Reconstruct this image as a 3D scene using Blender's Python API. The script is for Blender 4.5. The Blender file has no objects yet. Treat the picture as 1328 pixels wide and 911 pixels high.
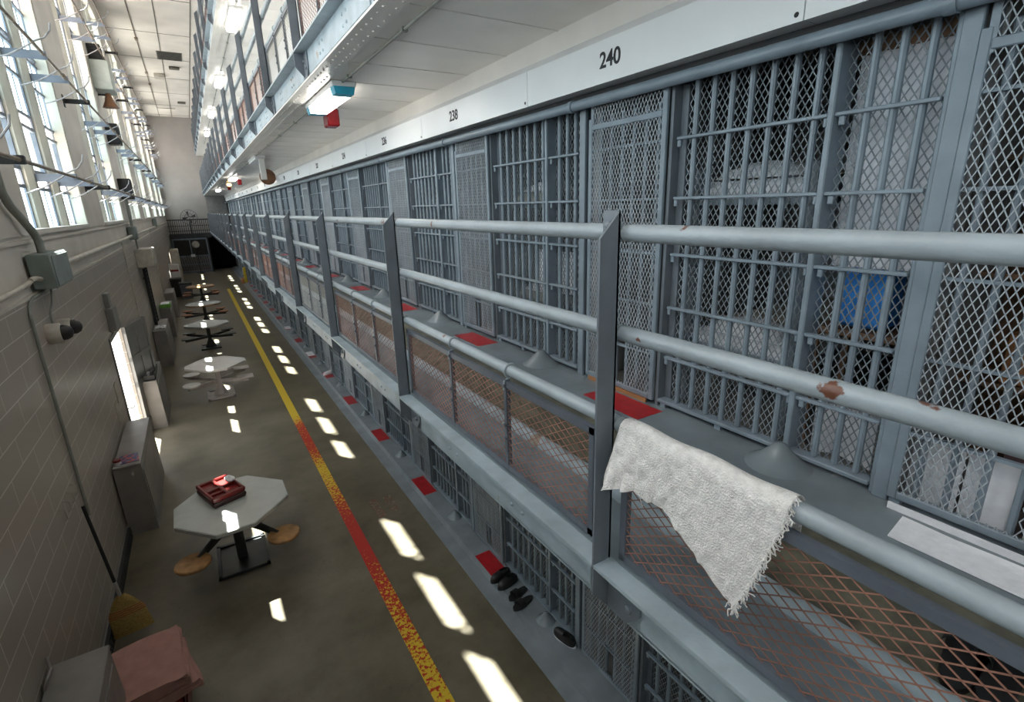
import bpy, math, random
from math import sin, cos, pi, radians
from mathutils import Vector, Matrix
random.seed(7)
SC = bpy.context.scene
COL = SC.collection
ORD = ['nearest', 'second', 'third', 'fourth', 'fifth', 'sixth', 'seventh', 'eighth', 'ninth', 'tenth', 'eleventh', 'twelfth', 'thirteenth',
       'fourteenth', 'fifteenth', 'sixteenth', 'seventeenth', 'eighteenth', 'nineteenth', 'twentieth', 'twenty-first', 'twenty-second']

# ------------------------------------------------------------------ materials
def nt(name):
    m = bpy.data.materials.new(name); m.use_nodes = True
    t = m.node_tree; t.nodes.clear()
    out = t.nodes.new('ShaderNodeOutputMaterial')
    return m, t, out

def mat(name, col, rough=.45, metal=0., var=.12, scale=6., bump=.0, bscale=60., chip=None, chipt=.72, chips=9., spec=.5, col2=None, emit=None, es=0):
    """painted / plain surface: base colour with soft mottling, optional chips of another colour, optional grain"""
    m, t, out = nt(name); N = t.nodes; L = t.links
    p = N.new('ShaderNodeBsdfPrincipled'); L.new(p.outputs[0], out.inputs[0])
    p.inputs['Roughness'].default_value = rough; p.inputs['Metallic'].default_value = metal
    p.inputs['Specular IOR Level'].default_value = spec
    g = N.new('ShaderNodeNewGeometry')
    n = N.new('ShaderNodeTexNoise'); n.inputs['Scale'].default_value = scale; n.inputs['Detail'].default_value = 5
    L.new(g.outputs['Position'], n.inputs['Vector'])
    mx = N.new('ShaderNodeMix'); mx.data_type = 'RGBA'
    c2 = col2 or tuple(max(0, c * (1 - 2 * var)) for c in col)
    mx.inputs[6].default_value = (*c2, 1); mx.inputs[7].default_value = (*[min(1, c * (1 + var)) for c in col], 1)
    r = N.new('ShaderNodeMapRange'); r.inputs[1].default_value = .3; r.inputs[2].default_value = .7
    L.new(n.outputs[0], r.inputs[0]); L.new(r.outputs[0], mx.inputs[0])
    last = mx.outputs[2]
    if chip:
        n2 = N.new('ShaderNodeTexNoise'); n2.inputs['Scale'].default_value = chips; n2.inputs['Detail'].default_value = 6
        L.new(g.outputs['Position'], n2.inputs['Vector'])
        r2 = N.new('ShaderNodeMapRange'); r2.inputs[1].default_value = chipt; r2.inputs[2].default_value = chipt + .015
        L.new(n2.outputs[0], r2.inputs[0])
        m2 = N.new('ShaderNodeMix'); m2.data_type = 'RGBA'; L.new(r2.outputs[0], m2.inputs[0]); L.new(last, m2.inputs[6])
        m2.inputs[7].default_value = (*chip, 1); last = m2.outputs[2]
    L.new(last, p.inputs['Base Color'])
    if bump:
        n3 = N.new('ShaderNodeTexNoise'); n3.inputs['Scale'].default_value = bscale; n3.inputs['Detail'].default_value = 3
        L.new(g.outputs['Position'], n3.inputs['Vector'])
        b = N.new('ShaderNodeBump'); b.inputs['Strength'].default_value = bump; b.inputs['Distance'].default_value = .01
        L.new(n3.outputs[0], b.inputs['Height']); L.new(b.outputs[0], p.inputs['Normal'])
    if emit:
        p.inputs['Emission Color'].default_value = (*emit, 1); p.inputs['Emission Strength'].default_value = es
    return m

M = {}
M['bar'] = mat('blue_grey_enamel', (.205, .252, .298), .36, var=.10, bump=.12, bscale=90)
M['rail'] = mat('pale_blue_grey_enamel', (.315, .36, .395), .32, var=.08, bump=.18, bscale=45, chip=(.13, .05, .03), chipt=.672, chips=7)
M['post'] = mat('grey_enamel', (.15, .172, .198), .42, var=.10, bump=.15, bscale=60, chip=(.12, .07, .05), chipt=.75)
M['beam'] = mat('beam_enamel', (.36, .43, .475), .4, var=.12, bump=.15, bscale=50, chip=(.30, .24, .19), chipt=.70, chips=4)
M['darkbar'] = mat('dark_blue_enamel', (.10, .115, .14), .42, var=.1, bump=.15)
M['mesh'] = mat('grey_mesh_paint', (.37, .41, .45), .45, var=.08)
M['meshd'] = mat('shaded_copy_mesh_paint', (.27, .305, .335), .45, var=.08)  # mesh grey scaled darker, shade behind the bars put into the colour
M['rustmesh'] = mat('rust_brown_mesh', (.30, .145, .105), .6, var=.25, scale=3)
M['greymesh'] = mat('pale_grey_mesh', (.42, .42, .40), .6, var=.15, scale=3)
M['white'] = mat('white_enamel', (.80, .81, .82), .35, var=.025, scale=2)
M['soffit'] = mat('cream_enamel', (.76, .73, .685), .28, var=.05, scale=2, bump=.05, bscale=12)
M['plaster'] = mat('cream_plaster', (.60, .555, .50), .6, var=.07, scale=1.5, bump=.15, bscale=40)
M['pier'] = mat('pale_green_grey_plaster', (.60, .58, .50), .55, var=.08, scale=2, bump=.1)
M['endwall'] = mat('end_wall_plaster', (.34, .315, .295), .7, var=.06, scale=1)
M['ceil'] = mat('ceiling_boards', (.72, .68, .62), .7, var=.06, scale=1.2)
M['red'] = mat('red_floor_paint', (.42, .012, .018), .35, var=.12, scale=14, chip=(.25, .2, .16), chipt=.74, chips=22)
M['curb'] = mat('curb_paint', (.235, .265, .29), .3, var=.12, scale=3, chip=(.36, .36, .35), chipt=.72, chips=5)
M['deckpaint'] = mat('deck_paint', (.20, .235, .26), .26, var=.12, scale=3, chip=(.32, .32, .31), chipt=.74, chips=6)
M['deck'] = mat('deck_concrete', (.135, .128, .092), .5, var=.22, scale=9, bump=.2)
M['cell'] = mat('cell_wall_paint', (.24, .235, .235), .7, var=.12, scale=2)
M['cellfloor'] = mat('cell_floor', (.22, .21, .2), .6, var=.15)
M['shaft'] = mat('brown_oiled_steel', (.21, .16, .115), .45, var=.3, scale=12)
M['bracket'] = mat('slate_bracket_paint', (.17, .20, .25), .5, var=.12)
M['lever'] = mat('dull_steel', (.42, .41, .42), .5, var=.2, scale=20)
M['black'] = mat('black_plastic', (.012, .012, .013), .45, var=.2)
M['blackiron'] = mat('black_iron', (.022, .024, .027), .5, var=.2)
M['dark'] = mat('passage_shade_black', (.02, .018, .016), .8, var=.2)  # near-black: the shade of the unlit passage is put into the colour
M['cab'] = mat('grey_cabinet_paint', (.25, .235, .225), .42, var=.1, scale=4)
M['cabgreen'] = mat('grey_green_paint', (.40, .44, .40), .45, var=.08)
M['jbox'] = mat('slate_box_paint', (.20, .235, .225), .45, var=.1)
M['conduit'] = mat('painted_conduit', (.50, .46, .40), .5, var=.12, scale=8)
M['gconduit'] = mat('grey_conduit', (.27, .28, .25), .5, var=.12, scale=8)
M['wood'] = mat('oak_veneer', (.40, .215, .085), .4, var=.22, scale=11)
M['woodred'] = mat('red_wood', (.42, .17, .065), .4, var=.22, scale=11)
M['darkwood'] = mat('brown_cardboard', (.24, .13, .075), .7, var=.3, scale=5)
M['lam'] = mat('grey_laminate', (.46, .475, .455), .18, var=.04)
M['lamw'] = mat('white_laminate', (.66, .65, .63), .2, var=.04)
M['tablesteel'] = mat('dark_table_steel', (.05, .058, .06), .4, var=.15)
M['tablewhite'] = mat('pale_table_steel', (.50, .46, .45), .4, var=.1)
M['tray'] = mat('red_plastic', (.20, .018, .016), .3, var=.1)
M['trayd'] = mat('maroon_plastic', (.055, .022, .02), .4, var=.1)
M['paper'] = mat('white_paper', (.82, .82, .86), .7, var=.04, scale=20)
M['linen'] = mat('white_linen', (.90, .90, .95), .85, var=.06, scale=14, bump=.3, bscale=30)
M['blanket'] = mat('grey_blanket', (.47, .48, .52), .9, var=.15, scale=8, bump=.3)
M['tan'] = mat('tan_blanket', (.42, .385, .31), .9, var=.15, scale=8, bump=.3)
M['blue'] = mat('blue_cloth', (.05, .33, .95), .7, var=.1)
M['towel'] = mat('off_white_terry', (.88, .85, .83), .95, var=.09, scale=34, bump=1.0, bscale=170)
M['pink'] = mat('pink_blanket', (.40, .215, .185), .9, var=.08, scale=10, bump=.4, bscale=120)
M['straw'] = mat('broom_straw', (.46, .32, .10), .8, var=.25, scale=110, bump=.5, bscale=220)
M['redthread'] = mat('red_thread', (.45, .05, .03), .7)
M['clay'] = mat('brown_bell_paint', (.20, .09, .04), .5, var=.2)
M['alum'] = mat('brushed_metal', (.55, .55, .56), .3, metal=.7, var=.1)
M['doorgrey'] = mat('grey_door_paint', (.22, .215, .21), .4, var=.08)
M['green'] = mat('green_print', (.16, .42, .07), .6)
M['yellow'] = mat('yellow_paint', (.65, .48, .04), .5)
M['orange'] = mat('orange_cardboard', (.42, .19, .08), .7)
M['cobalt'] = mat('cyan_tape', (.03, .42, .62), .4)
M['redglass'] = mat('red_lens', (.13, .003, .006), .25, emit=(.6, .01, .02), es=.04)
M['ink'] = mat('black_ink', (.012, .012, .014), .6, var=.0)
M['grille'] = mat('vent_grey', (.13, .12, .10), .7)
M['ground'] = mat('bright_yard_concrete', (.36, .345, .32), .8)
M['rim'] = mat('dust_grey_rubber', (.35, .35, .36), .7)

def emis(name, col, s):
    m, t, out = nt(name)
    e = t.nodes.new('ShaderNodeEmission'); e.inputs[0].default_value = (*col, 1); e.inputs[1].default_value = s
    t.links.new(e.outputs[0], out.inputs[0]); return m
M['tube'] = emis('lit_diffuser', (1, .97, .9), 9)
M['tubew'] = emis('lit_warm_lamp', (1, .62, .22), 5)

def frosted(name, col, s):
    """sun-lit frosted pane: glows with the daylight it scatters, streaked a little"""
    m, t, out = nt(name); N = t.nodes; L = t.links
    g = N.new('ShaderNodeNewGeometry'); mp = N.new('ShaderNodeMapping'); mp.inputs['Scale'].default_value = (1, 9, .6)
    n = N.new('ShaderNodeTexNoise'); n.inputs['Scale'].default_value = 1.4; n.inputs['Detail'].default_value = 4
    L.new(g.outputs['Position'], mp.inputs[0]); L.new(mp.outputs[0], n.inputs['Vector'])
    r = N.new('ShaderNodeMapRange'); r.inputs[1].default_value = .3; r.inputs[2].default_value = .7; r.inputs[3].default_value = .35 * s; r.inputs[4].default_value = 1.5 * s
    L.new(n.outputs[0], r.inputs[0])
    e = N.new('ShaderNodeEmission'); e.inputs[0].default_value = (*col, 1); L.new(r.outputs[0], e.inputs[1])
    gl = N.new('ShaderNodeBsdfGlossy'); gl.inputs['Roughness'].default_value = .15; gl.inputs[0].default_value = (.04, .04, .04, 1)
    a = N.new('ShaderNodeAddShader'); L.new(e.outputs[0], a.inputs[0]); L.new(gl.outputs[0], a.inputs[1])
    L.new(a.outputs[0], out.inputs[0]); return m
M['frost'] = frosted('frosted_glass', (1, .91, .83), 4.2)
M['frostb'] = frosted('blue_tinted_frosted_glass', (.76, .94, 1), 3.2)

def clearglass():
    m, t, out = nt('clear_glass'); N = t.nodes; L = t.links
    tr = N.new('ShaderNodeBsdfTransparent'); tr.inputs[0].default_value = (.93, .97, .98, 1)
    gl = N.new('ShaderNodeBsdfGlossy'); gl.inputs['Roughness'].default_value = .02
    mx = N.new('ShaderNodeMixShader'); mx.inputs[0].default_value = .06
    L.new(tr.outputs[0], mx.inputs[1]); L.new(gl.outputs[0], mx.inputs[2]); L.new(mx.outputs[0], out.inputs[0]); return m
M['glass'] = clearglass()

def floor_mat():
    m, t, out = nt('polished_concrete'); N = t.nodes; L = t.links
    p = N.new('ShaderNodeBsdfPrincipled'); L.new(p.outputs[0], out.inputs[0])
    g = N.new('ShaderNodeNewGeometry')
    n = N.new('ShaderNodeTexNoise'); n.inputs['Scale'].default_value = 1.1; n.inputs['Detail'].default_value = 8; n.inputs['Roughness'].default_value = .62
    L.new(g.outputs['Position'], n.inputs['Vector'])
    cr = N.new('ShaderNodeValToRGB'); e = cr.color_ramp.elements
    e[0].position = .3; e[0].color = (.082, .07, .045, 1); e[1].position = .72; e[1].color = (.215, .188, .138, 1)
    L.new(n.outputs[0], cr.inputs[0])
    v = N.new('ShaderNodeTexVoronoi'); v.feature = 'DISTANCE_TO_EDGE'; v.inputs['Scale'].default_value = 1.3
    nn = N.new('ShaderNodeTexNoise'); nn.inputs['Scale'].default_value = 3.; nn.inputs['Detail'].default_value = 6
    L.new(g.outputs['Position'], nn.inputs['Vector'])
    va = N.new('ShaderNodeVectorMath'); va.operation = 'ADD'
    L.new(g.outputs['Position'], va.inputs[0]); L.new(nn.outputs['Color'], va.inputs[1]); L.new(va.outputs[0], v.inputs['Vector'])
    r = N.new('ShaderNodeMapRange'); r.inputs[1].default_value = .0; r.inputs[2].default_value = .006; r.inputs[3].default_value = .72; r.inputs[4].default_value = 1
    L.new(v.outputs['Distance'], r.inputs[0])
    mx = N.new('ShaderNodeMix'); mx.data_type = 'RGBA'; mx.blend_type = 'MULTIPLY'; mx.inputs[0].default_value = 1
    L.new(cr.outputs[0], mx.inputs[6]); L.new(r.outputs[0], mx.inputs[7]); L.new(mx.outputs[2], p.inputs['Base Color'])
    rr = N.new('ShaderNodeMapRange'); rr.inputs[3].default_value = .22; rr.inputs[4].default_value = .5
    L.new(n.outputs[0], rr.inputs[0]); L.new(rr.outputs[0], p.inputs['Roughness'])
    return m
M['floor'] = floor_mat()

def block_mat():
    m, t, out = nt('glazed_block'); N = t.nodes; L = t.links
    p = N.new('ShaderNodeBsdfPrincipled'); L.new(p.outputs[0], out.inputs[0]); p.inputs['Roughness'].default_value = .34
    g = N.new('ShaderNodeNewGeometry'); s = N.new('ShaderNodeSeparateXYZ'); c = N.new('ShaderNodeCombineXYZ')
    L.new(g.outputs['Position'], s.inputs[0]); L.new(s.outputs[1], c.inputs[0]); L.new(s.outputs[2], c.inputs[1])
    b = N.new('ShaderNodeTexBrick'); b.inputs['Scale'].default_value = 1; b.inputs['Brick Width'].default_value = .61; b.inputs['Row Height'].default_value = .205
    b.inputs['Mortar Size'].default_value = .004; b.inputs['Color1'].default_value = (.37, .325, .285, 1); b.inputs['Color2'].default_value = (.345, .305, .268, 1)
    b.inputs['Mortar'].default_value = (.68, .65, .61, 1); L.new(c.outputs[0], b.inputs['Vector']); L.new(b.outputs[0], p.inputs['Base Color'])
    bp = N.new('ShaderNodeBump'); bp.inputs['Strength'].default_value = .25; bp.inputs['Distance'].default_value = -.01
    L.new(b.outputs['Fac'], bp.inputs['Height']); L.new(bp.outputs[0], p.inputs['Normal'])
    return m
M['block'] = block_mat()

def line_mat():
    """floor line: red paint worn through to an older yellow line; the red coat ends about ten metres off"""
    m, t, out = nt('worn_line_paint'); N = t.nodes; L = t.links
    p = N.new('ShaderNodeBsdfPrincipled'); L.new(p.outputs[0], out.inputs[0]); p.inputs['Roughness'].default_value = .4
    g = N.new('ShaderNodeNewGeometry'); s = N.new('ShaderNodeSeparateXYZ'); L.new(g.outputs['Position'], s.inputs[0])
    n = N.new('ShaderNodeTexNoise'); n.inputs['Scale'].default_value = 26; n.inputs['Detail'].default_value = 8; n.inputs['Roughness'].default_value = .7
    L.new(g.outputs['Position'], n.inputs['Vector'])
    dv = N.new('ShaderNodeMath'); dv.operation = 'DIVIDE'; dv.inputs[1].default_value = 16; L.new(s.outputs[1], dv.inputs[0])
    cr = N.new('ShaderNodeValToRGB'); e = cr.color_ramp.elements
    e[0].position = 0; e[0].color = (.50,) * 3 + (1,); e[1].position = 1; e[1].color = (.1,) * 3 + (1,)
    for pos, v in ((.2, .46), (.27, .52), (.30, .55), (.36, .68), (.43, .52), (.49, .43), (.55, .60), (.62, .58), (.66, .36), (.75, .2)):
        x = cr.color_ramp.elements.new(pos); x.color = (v, v, v, 1)
    L.new(dv.outputs[0], cr.inputs[0])
    a = N.new('ShaderNodeMath'); a.operation = 'SUBTRACT'; L.new(cr.outputs[0], a.inputs[0]); L.new(n.outputs[0], a.inputs[1])
    st = N.new('ShaderNodeMapRange'); st.inputs[1].default_value = -.01; st.inputs[2].default_value = .02; L.new(a.outputs[0], st.inputs[0])
    mx = N.new('ShaderNodeMix'); mx.data_type = 'RGBA'; mx.inputs[6].default_value = (.72, .52, .035, 1); mx.inputs[7].default_value = (.48, .02, .015, 1)
    L.new(st.outputs[0], mx.inputs[0]); L.new(mx.outputs[2], p.inputs['Base Color'])
    return m
M['line'] = line_mat()

# ------------------------------------------------------------------ geometry helpers
class MB:
    def __init__(s): s.v = []; s.f = []
    def box(s, x0, y0, z0, x1, y1, z1, b=0):
        x0, x1 = sorted((x0, x1)); y0, y1 = sorted((y0, y1)); z0, z1 = sorted((z0, z1))
        b = min(b, (x1 - x0) * .4, (y1 - y0) * .4, (z1 - z0) * .4)
        i = len(s.v)
        if b <= 0:
            s.v += [(x, y, z) for z in (z0, z1) for (x, y) in ((x0, y0), (x1, y0), (x1, y1), (x0, y1))]
            s.f += [tuple(i + k for k in q) for q in ((3, 2, 1, 0), (4, 5, 6, 7), (0, 1, 5, 4), (1, 2, 6, 5), (2, 3, 7, 6), (3, 0, 4, 7))]
        else:                                   # chamfered box: 24 verts
            idx = {}
            for X, sx in ((x0, 1), (x1, -1)):
                for Y, sy in ((y0, 1), (y1, -1)):
                    for Z, sz in ((z0, 1), (z1, -1)):
                        for a in range(3):
                            p = [X + sx * b, Y + sy * b, Z + sz * b]; p[a] = (X, Y, Z)[a]
                            idx[(sx, sy, sz, a)] = len(s.v); s.v.append(tuple(p))
            S = (1, -1)
            for a in range(3):
                o = [k for k in range(3) if k != a]
                for sg in S:
                    q = []
                    for (u, w) in ((1, 1), (-1, 1), (-1, -1), (1, -1)):
                        k = [0, 0, 0]; k[a] = sg; k[o[0]] = u; k[o[1]] = w; q.append(idx[(*k, a)])
                    s.f.append(tuple(q))
            for a in range(3):
                o = [k for k in range(3) if k != a]
                for u in S:
                    for w in S:
                        q = []
                        for sg, ax in ((1, o[0]), (-1, o[0]), (-1, o[1]), (1, o[1])):
                            k = [0, 0, 0]; k[a] = sg; k[o[0]] = u; k[o[1]] = w; q.append(idx[(*k, ax)])
                        s.f.append(tuple(q))
            for k in [(a, c, d) for a in S for c in S for d in S]:
                s.f.append(tuple(idx[(*k, a)] for a in range(3)))
        return s
    def prism(s, poly, axis, a0, a1):
        """poly in the two other axes (in xyz order), extruded along axis"""
        i = len(s.v); n = len(poly)
        for a in (a0, a1):
            for (p, q) in poly:
                c = [p, q]; c.insert(axis, a); s.v.append(tuple(c))
        s.f.append(tuple(range(i, i + n))[::-1]); s.f.append(tuple(range(i + n, i + 2 * n)))
        for k in range(n): s.f.append((i + k, i + (k + 1) % n, i + n + (k + 1) % n, i + n + k))
        return s
    def tube(s, pts, r, n=8, cap=True, r2=None):
        pts = [Vector(p) for p in pts]; i = len(s.v); m = len(pts)
        up = None
        for k, p in enumerate(pts):
            d = (pts[min(k + 1, m - 1)] - pts[max(k - 1, 0)]).normalized()
            if up is None:
                up = Vector((0, 0, 1)) if abs(d.z) < .9 else Vector((1, 0, 0))
            a = (up - d * up.dot(d)).normalized(); b = d.cross(a); up = a
            R = r if r2 is None else r + (r2 - r) * k / max(1, m - 1)
            if isinstance(r, (list, tuple)): R = r[k]
            for j in range(n):
                t = 2 * pi * j / n; s.v.append(tuple(p + a * R * cos(t) + b * R * sin(t)))
        for k in range(m - 1):
            for j in range(n):
                s.f.append((i + k * n + j, i + k * n + (j + 1) % n, i + (k + 1) * n + (j + 1) % n, i + (k + 1) * n + j))
        if cap:
            s.f.append(tuple(i + j for j in range(n))[::-1]); s.f.append(tuple(i + (m - 1) * n + j for j in range(n)))
        return s
    def lathe(s, prof, n=16, c=(0, 0, 0), axis=2):
        """prof: (radius, height) along +axis"""
        i = len(s.v)
        for (r, h) in prof:
            for j in range(n):
                t = 2 * pi * j / n; p = [r * cos(t), r * sin(t)]; p.insert(axis, h)
                s.v.append((p[0] + c[0], p[1] + c[1], p[2] + c[2]))
        for k in range(len(prof) - 1):
            for j in range(n):
                s.f.append((i + k * n + j, i + k * n + (j + 1) % n, i + (k + 1) * n + (j + 1) % n, i + (k + 1) * n + j))
        s.f.append(tuple(i + j for j in range(n))[::-1]); s.f.append(tuple(i + (len(prof) - 1) * n + j for j in range(n)))
        return s
    def grid(s, fn, nu, nv, thick=0, nrm=(1, 0, 0)):
        i = len(s.v); nx = Vector(nrm)
        lays = [0, thick] if thick else [0]
        for t in lays:
            for a in range(nu + 1):
                for b in range(nv + 1):
                    s.v.append(tuple(Vector(fn(a / nu, b / nv)) + nx * t))
        w = nv + 1; L = (nu + 1) * w
        for l in range(len(lays)):
            for a in range(nu):
                for b in range(nv):
                    q = [i + l * L + a * w + b, i + l * L + (a + 1) * w + b, i + l * L + (a + 1) * w + b + 1, i + l * L + a * w + b + 1]
                    s.f.append(tuple(q if l else q[::-1]))
        if thick:
            for a in range(nu):
                for b in (0, nv):
                    s.f.append((i + a * w + b, i + (a + 1) * w + b, i + L + (a + 1) * w + b, i + L + a * w + b))
            for b in range(nv):
                for a in (0, nu):
                    s.f.append((i + a * w + b, i + a * w + b + 1, i + L + a * w + b + 1, i + L + a * w + b))
        return s
    def diamonds(s, P, u0, u1, v0, v1, du, dv, w, t, four=True, skip=None, wn=None):
        """expanded metal: zigzag strands; P(u, v, n) gives the point"""
        nc = int(round((u1 - u0) / (du / 2))); nr = int(round((v1 - v0) / (dv / 2)))
        hu = (u1 - u0) / nc; hv = (v1 - v0) / nr
        for j in range(nc):
            uc = u0 + (j + .5) * hu; prev = None
            for k in range(nr + 1):
                v = v0 + k * hv; u = uc + (hu / 2 if (k + j) % 2 else -hu / 2)
                if skip and skip[0] < uc < skip[1] and skip[2] < v < skip[3]: prev = None; continue
                i = len(s.v)
                if four:
                    s.v += [P(u - w / 2, v, 0), P(u + w / 2, v, 0), P(u + w / 2, v, t), P(u - w / 2, v, t)]
                    if prev is not None:
                        for a in range(4): s.f.append((prev + a, prev + (a + 1) % 4, i + (a + 1) % 4, i + a))
                else:
                    s.v += [P(u - w / 2, v, 0), P(u, v, t), P(u + w / 2, v, 0)]
                    if prev is not None:
                        for a in range(3): s.f.append((prev + a, prev + (a + 1) % 3, i + (a + 1) % 3, i + a))
                prev = i
        return s
    def mesh(s, name, m, smooth=True, ang=38):
        me = bpy.data.meshes.new(name); me.from_pydata(s.v, [], s.f); me.update()
        if smooth:
            me.polygons.foreach_set('use_smooth', [True] * len(me.polygons)); me.set_sharp_from_angle(angle=radians(ang))
        me.materials.append(M[m] if isinstance(m, str) else m)
        return me
    def build(s, name, m, parent=None, loc=None, smooth=True, ang=38):
        import bmesh
        me = s.mesh(name, m, False)
        if len(me.polygons) < 3000:
            bm = bmesh.new(); bm.from_mesh(me); bmesh.ops.recalc_face_normals(bm, faces=bm.faces); bm.to_mesh(me); bm.free()
        if smooth:
            me.polygons.foreach_set('use_smooth', [True] * len(me.polygons)); me.set_sharp_from_angle(angle=radians(ang))
        return link(name, me, parent, loc)

def link(name, me, parent=None, loc=None):
    o = bpy.data.objects.new(name, me); COL.objects.link(o)
    if parent is not None: o.parent = parent
    if loc: o.location = loc
    return o
def tag(o, label, cat, group=None, kind=None):
    o['label'] = label; o['category'] = cat
    if group: o['group'] = group
    if kind: o['kind'] = kind
    return o
def thing(name, label, cat, loc=(0, 0, 0), rz=0, group=None):
    o = bpy.data.objects.new(name, None); COL.objects.link(o); o.location = loc; o.rotation_euler = (0, 0, rz); o.empty_display_size = .1
    return tag(o, label, cat, group)
def struct(o): o['kind'] = 'structure'; return o
KIDS = {}
def dup(root, loc, label=None, group=None):
    kids = {}
    for o in COL.objects:
        if o.parent: kids.setdefault(o.parent, []).append(o)
    def cp(o, par):
        c = o.copy(); COL.objects.link(c)
        if par: c.parent = par
        for ch in kids.get(o, []): cp(ch, c)
        return c
    r = cp(root, None); r.location = loc
    if label: r['label'] = label
    if group: r['group'] = group
    return r
def text(body, name, m, size, loc, right, up, parent=None, ext=.0012, bold=.0, sx=1.0, align='CENTER'):
    c = bpy.data.curves.new(name, 'FONT'); c.body = body; c.size = size; c.align_x = align; c.align_y = 'CENTER'; c.extrude = ext; c.offset = bold
    o = bpy.data.objects.new(name, c); COL.objects.link(o); c.materials.append(M[m])
    r = Vector(right).normalized(); u = Vector(up).normalized(); n = r.cross(u)
    R = Matrix((r * sx, u, n)).transposed().to_4x4()
    o.matrix_world = Matrix.Translation(Vector(loc)) @ R
    bpy.context.view_layer.update()
    me = bpy.data.meshes.new_from_object(o); mw = o.matrix_world.copy(); bpy.data.objects.remove(o)
    me.transform(mw if parent is None else Matrix.Translation(-Vector(parent.location)) @ mw)
    if parent is None:
        me.transform(Matrix.Translation(-Vector(loc)))
    return link(name, me, parent, None if parent else loc)

# ------------------------------------------------------------------ key dimensions
XL = -1.385; YB = -4.2; YE = 43.6; ZC = 10.3
XO = 1.05; XI = 1.13; XW = 2.42
DK = 2.75; TH = 2.67
P = 2.07; PP = 2.09

# ------------------------------------------------------------------ room shell
struct(MB().box(XL - .25, YB, -.15, 2.9, YE + 3, 0).build('floor', 'floor'))
struct(MB().box(2.0, YB, 0, 2.165, YE, .004).build('floor_painted_strip', 'curb'))
struct(MB().prism([(2.15, 0), (2.17, .08), (2.45, .08), (2.45, 0)], 1, YB, YE).build('trim_1', 'curb'))
mb = MB().box(XL - .25, YB, ZC, 2.9, YE, ZC + .15)
struct(mb.build('ceiling', 'ceil'))
mb = MB()                                                     # thin board joints of the ceiling
for x in (-.55, .15, 1.15): mb.box(x - .012, YB, ZC - .018, x + .012, YE, ZC)
for k in range(12): mb.box(XL, 2 + 3.7 * k, ZC - .01, 1.15, 2.015 + 3.7 * k, ZC)
struct(mb.build('trim_2', 'grille'))
# left wall: block part with the doorway, upper plaster band, window piers
DY0, DY1, DZ = 9.75, 11.2, 2.13
mb = MB().box(XL - .05, YB, 0, XL, DY0, 3.33).box(XL - .05, DY1, 0, XL, YE, 3.33).box(XL - .05, DY0, DZ, XL, DY1, 3.33)
struct(mb.build('wall_left', 'block', smooth=False))
GR = [7.06 + 5.4 * k for k in range(-2, 7)]                   # window bays: start of each 3.57 m opening
WL = 3.57; Z0, Z1 = 3.92, 9.75
mb = MB().box(XL - .17, YB, 3.33, XL - .02, YE, Z0 - .05)
prev = YB
for g in GR + [YE + 9]:
    y1 = min(g, YE)
    if y1 > prev: mb.box(XL - .17, prev, Z0 - .05, XL, y1, Z1)
    prev = g + WL
mb.box(XL - .17, YB, Z1, XL, YE, ZC)
struct(mb.build('wall_left_upper', 'plaster', smooth=False))
mb = MB().box(XL - .05, YB, 3.80, XL + .012, YE, 3.835).box(XL - .05, YB, 3.315, XL + .01, YE, 3.345)
for g in GR: mb.box(XL - .17, g - .03, Z0 - .05, XL + .03, g + WL + .03, Z0)
struct(mb.build('trim_3', 'plaster'))
mb = MB().prism([(YB, 0), (YE, 0), (YE, .14), (YB, .14)], 0, XL, XL + .018)
struct(mb.build('baseboard_left', 'doorgrey'))
# windows
ROWS = [(3.92, 4.36, 'frostb'), (4.40, 4.56, 'frost'), (4.57, 5.10, 'glass'), (5.11, 5.25, 'frost'), (5.29, 5.73, 'frostb'), (5.77, 6.10, 'frostb'), (6.13, 6.19, 'glass'), (6.23, 6.78, 'frostb'), (6.82, 7.88, 'frost'),
        (7.91, 7.97, 'glass'), (8.01, 9.04, 'frost'), (9.07, 9.70, 'glass')]
XG = XL - .165
MW = .25; OW = (WL - 2 * MW) / 3
wi = 0
for g in GR:
    if g > YE: continue
    wi += 1
    w = bpy.data.objects.new('window_%d' % wi, None); COL.objects.link(w); w.location = (XL, g, Z0); struct(w)
    def lo(mb_): mb_.v = [(x - XL, y - g, z - Z0) for (x, y, z) in mb_.v]; return mb_
    mb = MB()
    for j in range(2):
        y = g + OW + j * (OW + MW)
        mb.prism([(XG - .06, y), (XG - .06, y + MW), (XG + .05, y + MW), (XG + .10, y + MW * .72), (XG + .10, y + MW * .28), (XG + .05, y)], 2, Z0, Z1)
    lo(mb).build('mullion', 'pier', w, smooth=False)
    mb = MB()
    mb.box(XG - .06, g - .01, Z0, XL - .001, g + .012, Z1).box(XG - .06, g + WL - .03, Z0, XL - .012, g + WL, Z1)
    lo(mb).build('jamb', 'pier', w)
    for j in range(3):
        y0 = g + j * (OW + MW); y1 = y0 + OW; fr = MB()
        for s_ in (0, 1):
            yy = y0 if s_ == 0 else y1 - .035
            fr.box(XG - .03, yy, Z0, XG + .02, yy + .035, Z1)
        for (a, b, c_) in ROWS:
            fr.box(XG - .03, y0 + .035, b, XG + .03, y1 - .035, b + .04)
        for q in (1, 2):
            yy = y0 + OW * q / 3
            for (a, b, c_) in ROWS:
                if b - a > .3 and c_ != 'glass': fr.box(XG - .012, yy - .008, a, XG + .012, yy + .008, b)
        lo(fr).build('window_frame', 'bracket', w)
        for c_ in ('glass', 'frost', 'frostb'):
            pm = MB()
            for (a, b, k) in ROWS:
                if k == c_: pm.box(XG - .006, y0 + .03, a - (.01 if a > 4 else 0), XG + .0, y1 - .03, b + .01)
            lo(pm).build('pane', c_, w)
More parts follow.
